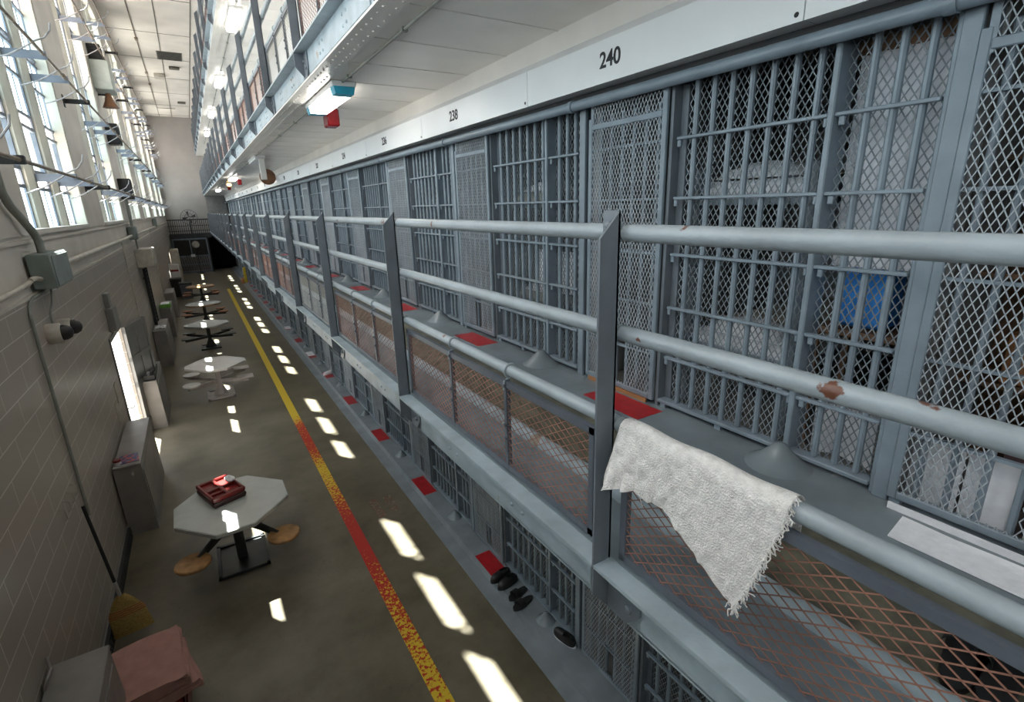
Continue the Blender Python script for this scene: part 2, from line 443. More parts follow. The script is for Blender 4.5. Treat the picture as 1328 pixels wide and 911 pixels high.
# outside yard seen through the door
struct(MB().box(-22, -10, -.2, XL - .25, 60, -.05).build('ground_outside', 'ground'))
# door frame + open leaf
mb = MB().box(XL - .06, DY0 - .06, 0, XL + .02, DY0, DZ + .07).box(XL - .06, DY0, DZ, XL + .02, DY1, DZ + .07)
dr = bpy.data.objects.new('door_1', None); COL.objects.link(dr); struct(dr)
mb.build('door_frame', 'doorgrey', dr)
lf = MB()
D = Vector((.24, .97, 0)).normalized(); hp = Vector((XL + .03, DY1 + .0, 0))
def leaf(a, b, z0, z1, t=.02):
    n = Vector((D.y, -D.x, 0)); i = len(lf.v)
    for z in (z0, z1):
        for (q, s_) in ((a, -t), (b, -t), (b, t), (a, t)):
            p = hp + D * q + n * s_; lf.v.append((p.x, p.y, z))
    lf.f += [tuple(i + k for k in q) for q in ((3, 2, 1, 0), (4, 5, 6, 7), (0, 1, 5, 4), (1, 2, 6, 5), (2, 3, 7, 6), (3, 0, 4, 7))]
for a, b, z0, z1, t in ((0, .09, .02, 2.1, .025), (.91, 1.0, .02, 2.1, .025), (0, 1, 1.98, 2.1, .024), (0, 1, .02, .3, .024), (0, 1, .95, 1.05, .024), (0, 1, 1.45, 1.53, .024),
                        (.09, .91, .3, 1.0, .006), (.09, .91, 1.0, 1.98, .005), (.46, .52, .3, 1.98, .02)): leaf(a, b, z0, z1, t)
lf.build('door_leaf', 'doorgrey', dr)
struct(MB().box(XL - .52, 7.5, 2.25, XL - .05, 13.5, 2.33).box(XL - 2.2, DY0 - .35, -.05, XL - .06, DY0 - .2, 2.25).build('sun_blocker_outside', 'doorgrey'))  # unseen slab and fin, added outside to block sun and sky at the doorway
hb = MB()
for a in (0,): hb.tube([(XL + .0, DY0 + .02, 1.02), (XL + .09, DY0 + .02, 1.02), (XL + .09, DY0 + .18, 1.02)], .012, 8)
hb.build('door_handle', 'alum', dr)
o = MB().box(XL, 10.0, 2.25, XL + .10, 10.5, 2.62, .01).box(XL, 10.12, 2.62, XL + .07, 10.34, 2.85, .01).build('door_hood', 'doorgrey')
tag(o, 'grey metal hood box mounted on the wall above the open yard door', 'hood')
# right: solid wall behind camera, cell boxes
struct(MB().box(2.38, YB, 0, 2.6, -1.3, ZC).build('wall_right', 'cell'))
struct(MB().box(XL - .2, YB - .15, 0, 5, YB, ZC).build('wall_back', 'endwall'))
XB = 4.7
struct(MB().box(XB, YB, 0, XB + .1, YE, ZC).build('wall_cells_back', 'cell'))
struct(MB().box(2.42, -1.3, 2 * TH + .08, 2.5, YE, ZC).build('light_block_right_upper', 'white'))  # plain wall added in place of the upper cell fronts to block light
for t, z in enumerate((0.08, DK)):
    mb = MB()
    for k in range(-1, 21):
        y = 2.85 + P * k + (0.03 if k == -1 else 0)
        mb.box(2.46, y - .05, z, XB, y + .05, z + TH - .2)
    struct(mb.build('wall_cell_partition_%d' % (t + 1), 'cell'))
    struct(MB().box(2.44, YB, z - .08, XB, YE, z).build('floor_cells_%d' % (t + 1), 'cellfloor'))
# walkway slabs: tiers 2, 3 and 4
for t in range(3):
    z = DK + TH * t
    struct(MB().box(1.16, YB, z - .23, 4.7, YE, z - .012).build('ceiling_walkway_%d' % (t + 1), 'soffit'))
    struct(MB().box(1.16, YB, z - .012, 2.02, YE, z - .001).build('floor_walkway_%d' % (t + 1), 'deck'))
    mb = MB().box(2.0, YB, z - .012, 2.45, YE, z)
    mb.prism([(1.13, z - .012), (1.13, z + .004), (1.40, z + .004), (1.43, z + .03), (1.47, z + .03), (1.50, z), (1.50, z - .012)], 1, YB, YE)
    struct(mb.build('trim_walkway_%d' % (t + 1), 'deckpaint'))
    struct(MB().tube([(1.445, YB, z + .012), (1.445, YE - .4, z + .012)], .042, 14).build('trim_walkway_lip_%d' % (t + 1), 'beam'))
    mb = MB().box(XO, YB, z - .016, 1.16, YE, z).box(1.145, YB, z - .235, 1.16, YE, z - .016)
    for k in range(-2, 21):
        y = 1.19 + PP * k
        mb.box(1.135, y + .11, z - .215, 1.147, y + PP - .16, z - .035, .003)
        for yy in (.62, .72, 1.35, 1.45):
            for zz in (.09, .16): mb.lathe([(.012, 0), (.011, -.004), (.005, -.009), (0.001, -.01)], 8, (1.135, y + yy, z - zz), 0)
    struct(mb.build('beam_walkway_%d' % (t + 1), 'beam'))
    struct(MB().box(1.125 if t else 1.145, YB, z - .245, 1.30, YE, z - .23).build('trim_flange_%d' % (t + 1), 'soffit' if t else 'beam'))
    if t > 0:                                                 # soffit board joints and rivets
        mb = MB(); y = -3.0
        while y < 36:
            mb.box(1.3, y, z - .2345, 2.42, y + .012, z - .23)
            y += .69
        y = .4
        while y < 16:
            for xx in (1.18, 1.26): mb.lathe([(.0105, 0), (.009, -.005), (.001, -.008)], 6, (xx, y, z - .245))
            y += .115
        struct(mb.build('trim_soffit_%d' % t, 'soffit'))
        struct(MB().box(2.405, YB, z - .40, 2.46, YE, z - .23).build('wall_above_panels_%d' % t, 'soffit'))
# end wall with a dark passage, platform, gate
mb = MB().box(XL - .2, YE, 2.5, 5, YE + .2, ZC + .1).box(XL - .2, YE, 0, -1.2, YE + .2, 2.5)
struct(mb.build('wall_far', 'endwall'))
struct(MB().box(1.2, YE - .3, DK, 2.46, YE - .2, DK + TH - .25).box(1.22, YE - .33, DK, 1.9, YE - .3, DK + 2.05).build('wall_far_walkway', 'doorgrey'))
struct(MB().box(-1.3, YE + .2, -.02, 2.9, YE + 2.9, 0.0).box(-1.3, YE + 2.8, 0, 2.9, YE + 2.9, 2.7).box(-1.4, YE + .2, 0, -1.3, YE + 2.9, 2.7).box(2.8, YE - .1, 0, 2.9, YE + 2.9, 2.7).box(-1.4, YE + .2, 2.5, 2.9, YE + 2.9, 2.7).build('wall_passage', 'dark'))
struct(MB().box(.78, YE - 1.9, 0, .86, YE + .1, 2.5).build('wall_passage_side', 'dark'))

# ------------------------------------------------------------------ cell fronts
def barunit(far, lower):
    """parts of one barred cell front, in coordinates whose origin is the near edge of its mesh door at walkway level"""
    A = {}
    x = XW
    zt = 1.93
    B = lambda *a, b=.004: MB().box(*a, b=b)
    L = []
    for i, y in enumerate((-1.20, -1.105, -1.01)): L.append(('bar', MB().box(x - .016, y - .013, .05, x + .016, y + .013, zt, .008)))
    for i in range(7): 
        y = -.80 + i * .107
        L.append(('bar', MB().box(x - .016, y - .013, .05, x + .016, y + .013, zt, .008)))
    for z in (.335, .655, .975, 1.295, 1.615):
        m_ = MB().box(x - .034, -1.265, z - .008, x - .004, -.06, z + .008, .003)
        for y in (-.925, -.862, -.07): m_.box(x - .025, y - .012, z - .045, x - .01, y + .012, z - .008, .003)
        L.append(('crossbar', m_))
    L.append(('bottom_frame', MB().box(x - .04, -1.27, .03, x + .03, -.03, .052, .004).box(x - .03, -.5, 0, x, -.46, .035).box(x - .03, -.09, 0, x, -.05, .035)))
    L.append(('mullion', MB().box(x - .045, -.90, .03, x - .02, -.872, zt, .005).box(x - .02, -.892, .03, x + .10, -.880, zt)))
    L.append(('jamb', MB().box(x - .045, -1.35, .0, x - .02, -1.29, zt, .004).box(x - .03, -1.30, .0, x + .05, -1.27, zt, .006)))
    L.append(('column', MB().box(x - .03, -.028, 0, x + .12, -.006, zt).box(x + .03, -.075, 0, x + .05, -.028, zt, .003)))
    xs = x + .045
    du, dv, w = ((.034, .055, .0055) if far == 0 else (.034, .055, .0055) if far == 1 else (.068, .11, .011))
    Pm = lambda u, v, n: (xs - n, u, v)
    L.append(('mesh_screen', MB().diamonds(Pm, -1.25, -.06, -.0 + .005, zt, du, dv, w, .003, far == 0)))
    # door
    xd = x - .045
    fr = MB()
    fr.box(xd - .012, .0, .03, xd + .012, .035, zt - .03, .004).box(xd - .012, .635, .03, xd + .012, .67, zt - .12, .004)
    fr.box(xd - .012, .035, .03, xd + .012, .635, .065, .004).box(xd - .014, .035, 1.74, xd + .012, .635, 1.775, .004)
    for z in (.335, .975, 1.295, 1.615, .655): fr.box(xd + .0, .03, z - .007, xd + .022, .64, z + .007)
    fr.box(xd - .009, .625, zt - .20, xd + .02, .65, zt + .0)
    fr.box(xd + .0, .62, -.0, xd + .03, .66, .03)
    D_ = fr
    kids = []
    for i in range(6):
        y = .085 + i * .1
        kids.append(('door_bar', MB().box(xd + .02, y - .012, .05, xd + .046, y + .012, zt - .1, .006)))
    du2, dv2, w2 = ((.027, .055, .0042) if far == 0 else (.027, .055, .0042) if far == 1 else (.054, .11, .0085))
    Pd = lambda u, v, n: (xd - .004 - n, u, v)
    kids.append(('door_mesh', MB().diamonds(Pd, .03, .64, .05, zt - .05, du2, dv2, w2, .003, far == 0, skip=(.265, .365, .1, .36))))
    return L, D_, kids
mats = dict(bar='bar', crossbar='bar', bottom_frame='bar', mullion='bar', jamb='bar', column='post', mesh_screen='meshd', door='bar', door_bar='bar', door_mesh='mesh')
protos = {}
def cellfront(loc, label, group, far):
    if far not in protos:
        r = thing('cell_barrier', label, 'cell front', loc, 0, group)
        L, D_, kids = barunit(far, False)
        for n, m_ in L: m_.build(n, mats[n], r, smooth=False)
        d_ = D_.build('sliding_door', 'bar', r, smooth=False)
        for n, m_ in kids: m_.build(n, mats[n], d_, smooth=False)
        protos[far] = r; return r
    return dup(protos[far], loc, label, group)
UP = {}
for k in range(-1, 19):
    y = 2.15 + P * k + (.05 - .0 if k == -1 else 0)
    num = 240 - 2 * k
    far = 0 if k < 3 else 1 if k < 7 else 2
    lab = 'grey barred cell front with mesh sliding door under the white panel numbered %d' % num
    UP[k] = cellfront((0, y, DK), lab, 'barred cell fronts along the upper walkway', far)
for k in range(0, 19):
    far = 0 if k < 2 else 1 if k < 6 else 2
    cellfront((0, 2.15 + P * k, .08), 'grey barred cell front on the ground floor, %s from the camera' % ORD[k], 'barred cell fronts along the ground floor', far)

# number panels, track pipe
for k in range(-1, 19):
    y0 = 1.387 + P * k; y1 = y0 + P - .006
    r = thing('number_panel', 'white sloped metal panel numbered %d above a cell front' % (240 - 2 * k), 'panel', (2.3, y0, 4.736), 0, 'white numbered panels above the cells')
    prof = [(0, 0), (0, .237), (.11, .32), (.13, .32), (.13, 0)]
    MB().prism(prof, 1, 0, P - .006).build('panel_body', 'white', r, smooth=False)
    text(str(240 - 2 * k), 'number', 'ink', .125, (2.2985, y0 + 1.17 + (.1 if k else 0), 4.736 + .122), (0, -1, 0), (0, 0, 1), r, bold=.0022, sx=.98)
    MB().lathe([(.011, 0), (.008, -.003), (.001, -.004)], 10, (0, .03, .03), 0).build('screw', 'ink', r)
mb = MB().tube([(2.325, -1.3, 4.655), (2.325, 42.4, 4.655)], .032, 14)
for k in range(-1, 20): mb.tube([(2.325, .86 + P * k, 4.655), (2.325, .90 + P * k, 4.655)], .038, 14)
tag(mb.build('door_track_pipe', 'bar'), 'long grey track pipe running above the upper cell doors', 'pipe')
mb = MB().tube([(2.325, -1.3, 1.985), (2.325, 42.4, 1.985)], .032, 12)
tag(mb.build('door_track_pipe', 'bar'), 'grey track pipe above the ground floor cell doors, below the walkway', 'pipe')
struct(MB().box(2.40, -1.3, 4.66, 2.47, 42.5, 4.735).box(2.40, -1.3, 2.0, 2.47, 42.5, 2.52).build('recess_shade_strip', 'ink'))  # black strips stand in for the shade of the recess above the pipes

# cones and red squares
def cone(loc, label, group):
    o = MB().lathe([(.155, 0), (.138, .010), (.088, .046), (.05, .084), (.032, .108), (.012, .116)], 24).build('anchor_cone', 'deckpaint', None, loc, ang=60)
    return tag(o, label, 'cone', group)
for k in range(-1, 18):
    y = 1.245 + P * (k)
    if k >= 0 or True:
        o = cone((2.30, y if k >= 0 else -.83, DK), 'conical grey mound on the upper walkway at the foot of cell %d' % (240 - 2 * k), 'conical mounds on the upper walkway') if k >= 0 else None
for k in range(0, 18):
    o = cone((2.32, 1.245 + P * k, .08), 'conical grey mound on the ground floor curb, %s from the camera' % ORD[k], 'conical mounds on the ground floor curb')
    o.scale = (.62, .62, .8)
for k in range(0, 17):
    o = MB().box(2.12, 2.05 + P * k - .02, DK, 2.335, 2.05 + P * k + .5, DK + .002).build('red_floor_square', 'red')
    tag(o, 'red painted square on the upper walkway before cell %d' % (240 - 2 * k), 'floor marking', 'red squares on the upper walkway')
    if k < 3:
        for j in range(3):
            pass
for k in range(0, 16):
    o = MB().box(2.172, 4.08 + P * k - .06, .08, 2.365, 4.08 + P * k + .46, .082).build('red_floor_square', 'red')
    tag(o, 'red painted square on the ground floor curb, %s from the camera' % ORD[k], 'floor marking', 'red squares on the ground floor curb')

# ------------------------------------------------------------------ railings
def railing(z, label, loc, meshmat):
    r = thing('railing', label, 'railing', loc)
    pm = MB(); pm.prism([(XO, -.012), (XO, 1.18), (XI, 1.262), (XI, -.012)], 1, 0, .009)
    pm.prism([(XO, -.0), (1.145, -.0), (1.145, -.225), (1.13, -.225), (XO, -.13)], 1, 0, .009)
    pm.box(XI - .008, 0, 0, XI, .07, 1.262)
    pm.prism([(-.165, -.03), (.0, -.03), (.0, -.225), (-.10, -.225), (-.165, -.15)], 0, 1.125, 1.136)
    for (yy, zz) in ((.045, 1.215), (.045, .20), (.045, .13)): pm.lathe([(.015, 0), (.014, -.006), (.007, -.012), (.001, -.013)], 10, (XI - .008, yy, zz), 0)
    for (yy, zz) in ((-.035, -.09), (-.11, -.15)): pm.lathe([(.018, 0), (.016, -.008), (.008, -.014), (.001, -.015)], 10, (1.125, yy, zz), 0)
    pme = pm.build('post', 'post', None, smooth=False).data
    rms = []
    for zz in (1.193, .869, .54):
        m_ = MB().tube([(1.157, .012, zz), (1.157, PP - .001, zz)], .027, 16)
        rms.append(m_.mesh('rail', 'rail'))
    fm = MB()
    y0, y1 = .10, PP - .05
    for (ya, yb) in ((y0, y0 + .028), (y1 - .028, y1)): fm.box(XI - .004, ya, .03, XI + .02, yb, .49)
    for zz in ((.03, .058), (.462, .492)): fm.box(XI - .004, y0, zz[0], XI + .02, y1, zz[1])
    ms = [.735, 1.345]; cles = []
    for yy in ms:
        fm.box(XI - .006, yy - .011, .03, XI + .018, yy + .011, .5)
        cl = MB().tube([(1.157 + .031 * cos(t), yy, .54 + .031 * sin(t)) for t in [pi * (.5 + q / 8) for q in range(-8, 9)]] + [(XI - .008, yy, .49), (XI - .009, yy, .45)], .0065, 6); cles.append(cl.mesh('rail_clip', 'rail'))
        for zz in (.2, .27, .47): fm.lathe([(.011, 0), (.01, -.008), (.001, -.01)], 8, (XI - .006, yy, zz), 0)
    fme = fm.mesh('mesh_frame', 'darkbar', False)
    f0 = MB()
    for (ya, yb) in ((y0, y0 + .028), (y1 - .028, y1)): f0.box(XI - .004, ya, .03, XI + .02, yb, .49)
    for zz in ((.03, .058), (.462, .492)): f0.box(XI - .004, y0, zz[0], XI + .02, y1, zz[1])
    f0e = f0.mesh('mesh_frame', 'darkbar', False)
    edges = [y0 + .02] + ms + [y1 - .02]
    def meshes(f):
        out = []
        for a, b in zip(edges[:-1], edges[1:]):
            du, dv, w = ((.036, .060, .0036) if f < 2 else (.072, .12, .0075))
            Pr = lambda u, v, n: (XI + .004 - n, v, u)
            out.append(MB().diamonds(Pr, .045, .475, a, b, du, dv, w, .0025, f == 0).mesh('mesh_screen', meshmat, False))
        return out
    mm = [meshes(0), meshes(1), meshes(2)]
    mg = []
    for me in mm[1] + mm[2]:
        c = me.copy(); c.materials.clear(); c.materials.append(M['greymesh']); mg.append(c)
    first = True
    for o in list(COL.objects):
        if o.data is pme: COL.objects.unlink(o); bpy.data.objects.remove(o)
    for k in range(-1, 20):
        y = 1.19 + PP * k
        link('post', pme, r, (0, y, 0))
        if k == 19: continue
        for me in rms: link('rail', me, r, (0, y, 0))
        f = link('mesh_frame', f0e if k == -1 else fme, r, (0, y, 0))
        for cle in (cles if k >= 0 else []): link('rail_clip', cle, f)
        q = 0 if k < 2 else 1 if k < 5 else 2
        for j, me in enumerate(mm[q]):
            if k == 2 and z == DK: me = mg[j]
            link('mesh_screen', me, f)
    return r
RA = railing(DK, 'grey steel railing with pipe rails and rusty mesh that carries the white towel', (0, 0, DK), 'rustmesh')
dup(RA, (0, 0, DK + TH), 'grey steel railing with rusty mesh panels on the tier above the walkway with the towel', None)
dup(RA, (0, 0, DK + 2 * TH), 'grey steel railing of the topmost tier just below the ceiling', None)

exec_rest = True
# ------------------------------------------------------------------ camera
Mc = None
yaw, pit, rol = radians(31.31608593), radians(-16.2862381), radians(-1.63651135)
f = Vector((sin(yaw) * cos(pit), cos(yaw) * cos(pit), sin(pit)))
r_ = Vector((cos(yaw), -sin(yaw), 0)); u_ = r_.cross(f)
R2 = r_ * cos(rol) + u_ * sin(rol); U2 = -r_ * sin(rol) + u_ * cos(rol)
cam = bpy.data.cameras.new('camera'); co = bpy.data.objects.new('camera', cam); COL.objects.link(co)
cam.sensor_fit = 'HORIZONTAL'; cam.sensor_width = 36; cam.lens = 653.5125 / 1328 * 36; cam.clip_start = .05; cam.clip_end = 300
co.matrix_world = Matrix((R2, U2, -f)).transposed().to_4x4(); co.location = (0, 0, 4.04)
SC.camera = co

# ------------------------------------------------------------------ floor line, stencilled words
tag(MB().box(1.07, YB + 1, 0, 1.215, 31.5, .003).build('floor_line', 'line', smooth=False), 'long straight line on the hall floor, worn red over yellow paint', 'floor line')
M['redfaint'] = mat('worn_red_stencil', (.25, .085, .06), .5, var=.2, chip=(.26, .235, .18), chipt=.52, chips=30)
for (b, x, y) in (('OUT OF', 1.74, 6.3), ('BOUNDS', 1.54, 6.28)):
    o = text(b, 'stencil_lettering', 'redfaint', .15, (x, y, .001), (0, -1, 0), (1, 0, 0), None, ext=.0006, bold=.001, sx=.8)
    tag(o, 'faded red stencilled word %s on the hall floor' % b, 'floor lettering')

# ------------------------------------------------------------------ towel on the low rail
def towel():
    rz = DK + .54; rx = 1.157; rr = .036
    top0, top1 = 1.152, .565
    bot = [(0, 1.150, 1.052, 3.085), (.09, 1.085, 1.078, 3.115), (.2, 1.05, 1.105, 3.115), (.33, .99, 1.115, 3.100), (.45, .945, 1.118, 3.105), (.6, .875, 1.112, 3.07), (.75, .79, 1.115, 3.01), (.9, .712, 1.118, 2.955), (1.0, .668, 1.115, 2.935)]
    def ip(u, k):
        for a, b in zip(bot[:-1], bot[1:]):
            if u <= b[0]:
                t = (u - a[0]) / (b[0] - a[0]); t = t * t * (3 - 2 * t); return a[k] + (b[k] - a[k]) * t
        return bot[-1][k]
    back = .10
    def fn(u, v):
        yt = top0 + (top1 - top0) * u
        if v < .2:                                            # hangs behind the rail
            t = v / .2; return (rx + rr + .004 * sin(9 * u), yt, rz - back * (1 - t))
        if v < .4:
            t = (v - .2) / .2 * pi; return (rx + rr * cos(t), yt, rz + rr * sin(t) + .004 * sin(14 * u))
        t = (v - .4) / .6
        yb, xb, zb = ip(u, 1), ip(u, 2), ip(u, 3)
        y = yt + (yb - yt) * t ** (1.15); z = rz + (zb - rz) * t
        x = (rx - rr) + (xb - (rx - rr)) * t
        fold = .020 * sin(u * 26 + 3.5 * t + .6) * min(1, 2.2 * t) * math.exp(-3.0 * u) + .010 * sin(u * 47 - 5 * t) * min(1, 3 * t) * math.exp(-3 * u) + .006 * sin(u * 13 - 6 * t) * t + .0025 * sin(60 * u + 11 * t) * t
        x -= abs(fold) * .9 + .002
        return (x, y, z + .003 * sin(40 * u) * t)
    r = thing('towel', 'worn off-white terry towel with a frayed edge hung over the low rail', 'towel', (1.157, .85, rz))
    m_ = MB().grid(fn, 70, 60, .005, (-.9, 0, .2)); m_.v = [(x - 1.157, y - .85, z - rz) for (x, y, z) in m_.v]
    m_.build('cloth', 'towel', r, ang=80)
    fr = MB()
    rnd = random.Random(3)
    def strand(p, dirv, n, L, rad):
        pts = [Vector(p)]; d = Vector(dirv)
        for i in range(n):
            d = (d + Vector((rnd.uniform(-.6, .6), rnd.uniform(-.8, .8), rnd.uniform(-.9, .5)))).normalized()
            pts.append(pts[-1] + d * L / n)
        fr.tube([(q.x - 1.157, q.y - .85, q.z - rz) for q in pts], rad, 5)
    for i in range(150):
        v = .3 + .7 * (i / 149) + rnd.uniform(-.004, .004); v = min(1, v)
        p = fn(1, v); strand((p[0] - .004, p[1] + .004, p[2]), (-.2, -.9, -.5), 6, rnd.uniform(.012, .035), .0016)
    for i in range(12):
        p = fn(1 - .004 * i, 1); strand((p[0] - .003, p[1], p[2] + .004), (0, -.2, -1), 7, rnd.uniform(.02, .045), .0016)
    p = fn(.24, .97); strand(p, (-.1, .1, -1), 9, .05, .001)
    f_ = fr.build('fringe', 'towel', r); f_['kind'] = 'stuff'
towel()

# ------------------------------------------------------------------ window operators: shafts, brackets, levers
for ri, (z, nm) in enumerate(((4.49, 'lowest'), (5.80, 'second'), (7.62, 'third'), (9.0, 'topmost'))):
    r = thing('window_operator', '%s brown shaft with grey brackets and levers along the tall windows' % nm.capitalize(), 'window operator', (XL, 5, z), 0, 'window opening shafts')
    xs = .30
    MB().tube([(xs, -6, 0), (xs, 38, 0)], .017, 10).build('shaft', 'shaft', r)
    bme = MB().box(-.09, -.006, -.05, xs + .02, .006, .04).box(xs - .03, -.02, -.03, xs + .02, .02, .03, .006).mesh('bracket', 'bracket', False)
    dme = MB().box(.0, -.05, -.09, .012, .05, .09).box(.01, -.008, -.035, xs + .03, .008, .035).box(xs - .03, -.03, -.035, xs + .035, .03, .035, .008).mesh('wall_bracket', 'blackiron', False)
    pts = [(-.10, 0, -.20), (.08, .02, -.13), (.24, .03, -.03), (xs, .035, .02), (.40, .05, .07), (.46, .06, .15), (.475, .06, .22)]
    lme = MB().tube(pts, .008, 6).mesh('lever', 'lever')
    cme = MB().tube([(xs, -.05, 0), (xs, .05, 0)], .028, 10).mesh('shaft_coupling', 'shaft')
    for g in GR[1:]:
        if g > 42: continue
        for j in range(2):
            link('bracket', bme, r, (0, g + OW * (j + 1) + MW * (j + .5) - 5, 0))
        if g + WL + .9 < YE - .5 and abs(g - 12.46) > 1: link('wall_bracket', dme, r, (0, g + WL + .55 - 5, 0))
        for j in range(3):
            link('lever', lme, r, (0, g + OW * (j + .62) + MW * j - 5, 0))
        link('shaft_coupling', cme, r, (0, g + WL * .62 - 5, 0))

# ------------------------------------------------------------------ boxes, conduits and cameras on the window wall
def wallbox(name, label, cat, x1, y0, y1, z0, z1, m_, vents=False, b=.012):
    r = thing(name, label, cat, (XL + .002, y0, z0))
    MB().box(0, 0, 0, x1 - XL, y1 - y0, z1 - z0, b).build('housing', m_, r)
    if vents:
        g = MB()
        for i in range(5): g.box(.06, -.006, .06 + i * .07, x1 - XL - .06, 0.0, .085 + i * .07)
        g.box(x1 - XL, .05, .05, x1 - XL + .008, y1 - y0 - .05, z1 - z0 - .05)
        g.build('grille', 'blackiron', r)
    else:
        MB().box(x1 - XL, .02, .02, x1 - XL + .01, y1 - y0 - .02, z1 - z0 - .02, .004).build('cover', m_, r)
    return r
wallbox('junction_box', 'slate grey junction box on the block wall with a thick conduit on top', 'junction box', -1.2, 6.49, 7.25, 3.37, 3.70, 'jbox')
wallbox('equipment_box', 'pale green grey equipment box on the pier high between windows', 'equipment box', -1.02, 16.3, 17.1, 6.92, 7.55, 'cabgreen')
wallbox('loudspeaker', 'square black loudspeaker on the window pier below the green grey box', 'loudspeaker', -1.125, 16.5, 16.9, 5.72, 6.2, 'black', True)
wallbox('loudspeaker', 'square black loudspeaker on the window pier just above the sill', 'loudspeaker', -1.125, 16.5, 16.9, 4.42, 4.92, 'black', True)
wallbox('loudspeaker', 'square black loudspeaker high on the window pier above the green grey box', 'loudspeaker', -1.125, 16.6, 17.0, 7.56, 7.95, 'black', True)
wallbox('panel_box', 'beige electrical panel box on the block wall above a black ladder', 'panel box', -1.0, 16.6, 17.5, 2.68, 3.16, 'conduit')
wallbox('junction_box', 'small slate grey junction box on the conduit above the beige panel box', 'junction box', -1.22, 16.2, 16.6, 3.42, 3.75, 'jbox')
wallbox('junction_box', 'small slate grey junction box on the conduit far along the block wall', 'junction box', -1.25, 27, 27.4, 3.5, 3.85, 'jbox')
r = thing('horn_speaker', 'brown horn speaker hanging below the pale green grey box', 'horn speaker', (-1.17, 16.6, 6.72))
MB().lathe([(.17, -.16), (.15, -.13), (.09, 0), (.06, .12), (.05, .16)], 16).build('horn', 'clay', r)
MB().box(-.2, -.02, .1, .0, .02, .14).build('arm', 'blackiron', r)
C_ = lambda pts, rad, m_, lab: tag(MB().tube(pts, rad, 10).build('conduit', m_), lab, 'conduit')
def smooth(pts, n=5):
    out = []
    P_ = [Vector(pts[0])] + [Vector(p) for p in pts] + [Vector(pts[-1])]
    for i in range(1, len(P_) - 2):
        for k in range(n):
            t = k / n; a, b, c, d_ = P_[i - 1], P_[i], P_[i + 1], P_[i + 2]
            out.append(.5 * ((2 * b) + (c - a) * t + (2 * a - 5 * b + 4 * c - d_) * t * t + (3 * b - a - 3 * c + d_) * t ** 3))
    out.append(P_[-1]); return out
C_(smooth([(-1.3, 6.75, 3.7), (-1.3, 6.72, 3.85), (-1.32, 6.5, 4.02), (-1.33, 6.2, 4.2), (-1.33, 6.12, 4.5), (-1.33, 6.12, 6)]), .035, 'gconduit', 'thick grey conduit rising from the slate junction box past the window')
C_([(-1.33, 7.25, 3.52), (-1.33, 43, 3.52)], .036, 'conduit', 'thick cream pipe along the wall beyond the slate junction box')
C_(smooth([(-1.34, 2, 3.42), (-1.34, 5.7, 3.45), (-1.31, 6.2, 3.50), (-1.31, 6.49, 3.47)]), .022, 'conduit', 'cream conduit entering the near side of the slate junction box')
C_(smooth([(-1.34, 6.75, 3.37), (-1.36, 6.6, 3.33), (-1.365, 6.25, 3.31), (-1.365, 6.08, 3.22), (-1.365, 6.05, 3.0), (-1.365, 6.03, 2.2), (-1.365, 6.03, 1.15)]), .014, 'gconduit', 'thin grey conduit running down the block wall beside the broom')
C_(smooth([(-1.33, 6.9, 3.37), (-1.35, 6.85, 3.2), (-1.365, 6.75, 3.1), (-1.365, 6.72, 2.95)]), .009, 'gconduit', 'short thin grey cable between junction box and dome cameras')
C_([(-1.3, 16.4, 3.75), (-1.3, 16.4, 4.43)], .022, 'gconduit', 'grey conduit from the small junction box up to the lower loudspeaker')
C_([(-1.3, 16.75, 3.16), (-1.3, 16.75, 4.52)], .018, 'gconduit', 'grey conduit from the beige panel box up the window pier')
C_([(-1.365, 14.2, .4), (-1.365, 14.2, 3.45)], .012, 'conduit', 'thin vertical cream conduit on the block wall past the open door')
C_([(-1.365, 24, .9), (-1.365, 24, 3.45)], .012, 'conduit', 'thin vertical cream conduit far along the block wall')
for (y, z, s_) in ((6.52, 2.93, 'nearer'), (6.98, 2.90, 'farther')):
    r = thing('dome_camera', '%s of two dome cameras with black domes on the block wall' % s_, 'camera', (XL, y, z), 0, 'dome cameras on the wall')
    MB().lathe([(.10, 0), (.105, .02), (.10, .10), (.09, .115)], 20, (0, 0, 0), 0).build('mount', 'conduit', r)
    MB().lathe([(.078, .112), (.075, .15), (.055, .185), (.02, .2), (.002, .201)], 20, (0, 0, 0), 0).build('dome', 'black', r, ang=80)
for i in range(4):
    o = MB().tube([(XL, 5.28 + .17 * i, 1.62), (XL + .04, 5.28 + .17 * i, 1.60), (XL + .045, 5.29 + .17 * i, 1.52), (XL + .02, 5.30 + .17 * i, 1.50)], .004, 6).build('wall_hook', 'conduit')
    tag(o, '%s of four small pale hooks on the block wall left of the broom' % ('first', 'second', 'third', 'fourth')[i], 'hook', 'small wall hooks')
o = MB().box(XL, 9.15, 1.32, XL + .012, 9.3, 1.62, .003).build('switch_plate', 'conduit'); tag(o, 'beige switch plate on the block wall before the open door', 'switch plate')
o = MB().box(XL, 8.85, 1.1, XL + .006, 9.05, 1.42).build('notice_sheet', 'conduit'); tag(o, 'plain pale notice sheet on the block wall before the open door', 'notice')
# perforated base strip
mb = MB().box(XL + .018, 4.2, .0, XL + .05, 7.45, .15)
for i in range(54):
    for j in range(3): mb.lathe([(.012, .05), (.010, .054), (.001, .0545)], 6, (XL, 4.25 + i * .06 + (j % 2) * .03, .03 + j * .045), 0)
struct(mb.build('trim_5', 'blackiron'))

